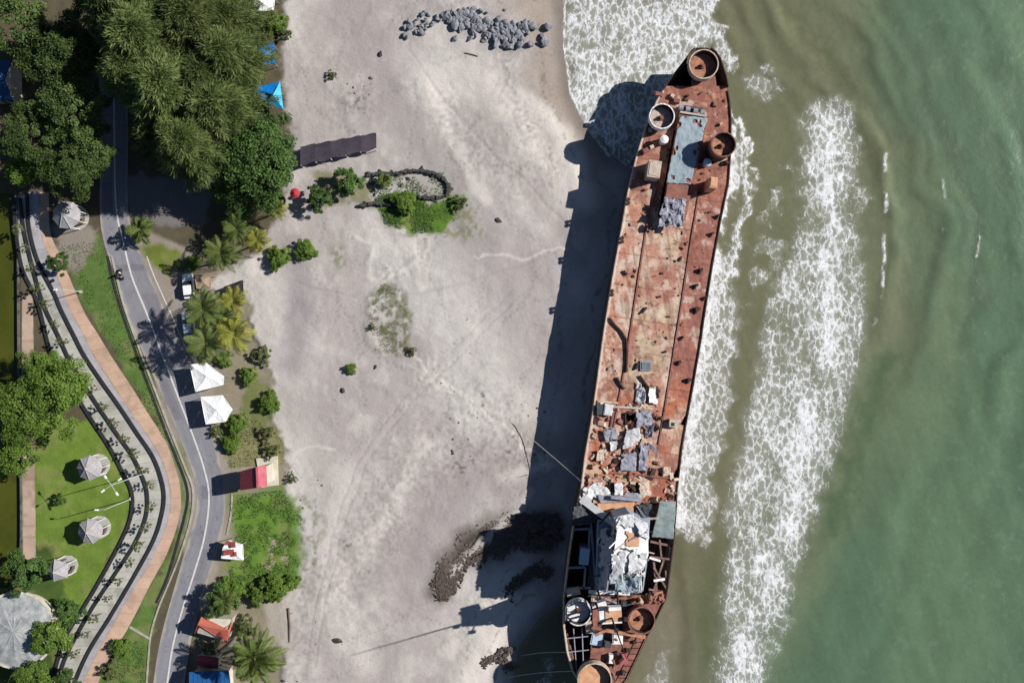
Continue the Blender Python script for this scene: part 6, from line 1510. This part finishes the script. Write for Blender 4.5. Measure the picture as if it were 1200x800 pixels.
# dark stones of the oval ring
DG = 'dark stones of the oval ring on the dune'
rg = [(430, 205), (445, 202), (462, 203), (478, 201), (494, 201), (508, 203), (518, 208), (524, 216), (526, 224), (520, 230), (508, 232), (494, 231), (480, 233), (462, 236), (446, 238), (432, 240), (424, 242), (512, 212), (503, 206), (478, 210), (470, 214), (435, 214), (455, 232), (440, 228)]
dkr = [m.copy() for m in rock_me]
for m in dkr: m.materials[0] = M['darkrock']
for (u, v) in rg:
    for k in range(1):
        o = bpy.data.objects.new('stone', random.choice(dkr)); COL.objects.link(o); o.location = P(u + jit(9), v + jit(6), .12); o.rotation_euler = (0, 0, random.random() * 6); s = random.uniform(.5, 1.15); o.scale = (s, s * .7, s * .7)
        tag(o, 'dark stone of the oval ring on the dune', 'stone', DG)
for (u, v, s, lab) in ((584, 258, 1.3, 'dark lump alone on the sand right of the dune plants'), (446, 63, .8, 'dark lump on the sand left of the boulder pile'), (395, 750, 1.9, 'largest dark lump on the sand, near the bottom edge'), (402, 457, .8, 'small dark lump below the lone green tuft'), (440, 430, .7, 'small dark lump at the end of a sand ridge right of the lone tuft'), (332, 797, .8, 'dark lump at the bottom edge beside the large palm'), (348, 798, .6, 'smaller dark lump at the bottom edge right of the large palm'), (403, 680, .4, 'small pebble like lump on pale sand above the largest lump')):
    o = bpy.data.objects.new('stone', random.choice(dkr)); COL.objects.link(o); o.location = P(u, v, .1); o.rotation_euler = (0, 0, random.random() * 6); o.scale = (s, s * .8, s * .7); tag(o, lab, 'stone', 'lone dark lumps on the beach')
for (a, b_, r, lab) in (((338, 712), (339, 752), .16, 'pale log lying at the sand edge below the lawn'), ((545, 62), (560, 66), .08, 'thin stick below the boulder pile'), ((592, 562), (618, 556), .07, 'thin stick on the sand beside the ship shadow')):
    o = MB().tube([P(*a, .12), P((a[0] + b_[0]) / 2 + 1, (a[1] + b_[1]) / 2, .15), P(*b_, .12)], r, 7).build('driftwood_log', M['wood'], None, org=P(*a, 0)); tag(o, lab, 'log', 'driftwood on the beach')
for ln, lab in (([(432, 206), (446, 203), (462, 204), (480, 201), (497, 201), (510, 204), (520, 210), (526, 220), (524, 229)], 'dark rough stone border along the upper edge and tip of the dune bed'), ([(424, 241), (440, 238), (458, 240), (475, 234)], 'short dark stone border along the lower edge of the dune bed'), ([(492, 231), (506, 232), (519, 231)], 'short dark stone border near the tip of the dune bed')):
    pts_ = spline(ln, 2.2); b = MB()
    for q in pts_:
        c = P(q[0] + jit(1.5), q[1] + jit(1.5), .2); b.box(c, (random.uniform(.4, .8), random.uniform(.35, .6), random.uniform(.5, .9)), random.random() * 3, jit(.5), jit(.5), random.uniform(.6, .9))
    c0 = P(*ln[0], 0); ribbon(b, ln, .45, -.2, .32, 3); tag(b.build('stone_border', M['darkrock'], None, org=c0), lab, 'stone border', 'stone borders of the dune bed')
# dark wrack heaps left of the ship; lowest clumps stand in for stern shadows
def wrack(n, seed):
    rs = np.random.RandomState(seed); b = MB(); m = n * 9
    u = rs.uniform(500, 660, m); v = rs.uniform(600, 800, m); x, y = (u - 600) / PX, (400 - v) / PX
    uw = u + (fbm(x, y, 2.5, 4, 501) - .5) * 26; vw = v + (fbm(x, y, 2.5, 4, 502) - .5) * 26
    dens = np.maximum.reduce([lmask(uw, vw, [(522, 684), (528, 664), (546, 648)], 9, 9), lmask(uw, vw, [(535, 640), (560, 630)], 6, 6) * .6, lmask(uw, vw, [(562, 642), (596, 620), (638, 622)], 14, 14), lmask(uw, vw, [(592, 694), (616, 680), (645, 664)], 5, 5) * .6, lmask(uw, vw, [(570, 778), (590, 770), (600, 785)], 4, 4) * .5, lmask(uw, vw, [(588, 764), (602, 762)], 3, 3) * .7])  # last two strips draw cast shadows of the stern gear as wrack
    ok = np.nonzero(rs.uniform(0, 1, m) < dens * sstep(.22, .5, fbm(x, y, 1.2, 4, 503)))[0][:n]
    for i in ok:
        s_ = .26 * rs.uniform(.35, 1.3) ** 1.6; c = P(u[i], v[i], .05)
        b.box((c.x, c.y, .05 + s_ * .2), (s_ * rs.uniform(.6, 2.4), s_ * rs.uniform(.4, 1), s_ * rs.uniform(.25, .5)), rs.uniform(0, 6.3), rs.uniform(-.3, .3), rs.uniform(-.3, .3), rs.uniform(.5, 1))
    tag(b.build('wrack_and_shadow_heap', M['debris']), 'dark brown wrack and rubble heaped in the sand left of the ship, lowest clumps drawn as stern shadow', 'wrack', kind='stuff')
wrack(8000, 12)
rubble('beach_litter', [([(400, 90), (440, 90), (440, 140), (400, 140)], .2), ([(520, 470), (640, 470), (640, 560), (520, 560)], .35), ([(340, 560), (420, 560), (420, 760), (340, 760)], .25), ([(450, 300), (640, 300), (600, 460), (450, 460)], .2)], lambda v: .03, 150, .3, M['wood'], 'small bits of driftwood and litter scattered over the sand', 'litter', 21, .3)
# ================================================================== light, sky, camera
w = bpy.data.worlds.new('World'); S.world = w; w.use_nodes = True
nt = w.node_tree; bg = nt.nodes['Background']
sky = nt.nodes.new('ShaderNodeTexSky'); sky.sky_type = 'NISHITA'; sky.sun_disc = False
EL = math.radians(36.5); sd = Vector((.963, .27, 0)).normalized()
sun_dir = Vector((sd.x * math.cos(EL), sd.y * math.cos(EL), math.sin(EL)))
sky.sun_elevation = EL; sky.sun_rotation = math.atan2(sd.x, sd.y)
nt.links.new(sky.outputs[0], bg.inputs[0]); bg.inputs[1].default_value = .05
sky.ozone_density = 3; sky.dust_density = .3; sky.air_density = .8
sl = bpy.data.lights.new('sun', 'SUN'); sl.energy = 5.0; sl.angle = math.radians(.5); sl.color = (1, .97, .925)
so = bpy.data.objects.new('sun', sl); COL.objects.link(so); so.rotation_euler = sun_dir.to_track_quat('Z', 'Y').to_euler()
so.location = (0, 0, 200)
cam = bpy.data.cameras.new('camera'); co = bpy.data.objects.new('camera', cam); COL.objects.link(co)
co.location = (0, 0, HC); co.rotation_euler = (0, 0, 0)
cam.sensor_width = 36; cam.lens = 36 * HC / 160.0; cam.clip_start = 1; cam.clip_end = 5000
S.camera = co
S.view_settings.view_transform = 'Standard'; S.view_settings.look = 'None'; S.view_settings.gamma = 1
S.view_settings.exposure = .36
S.render.engine = 'CYCLES'
S.cycles.diffuse_bounces = 2
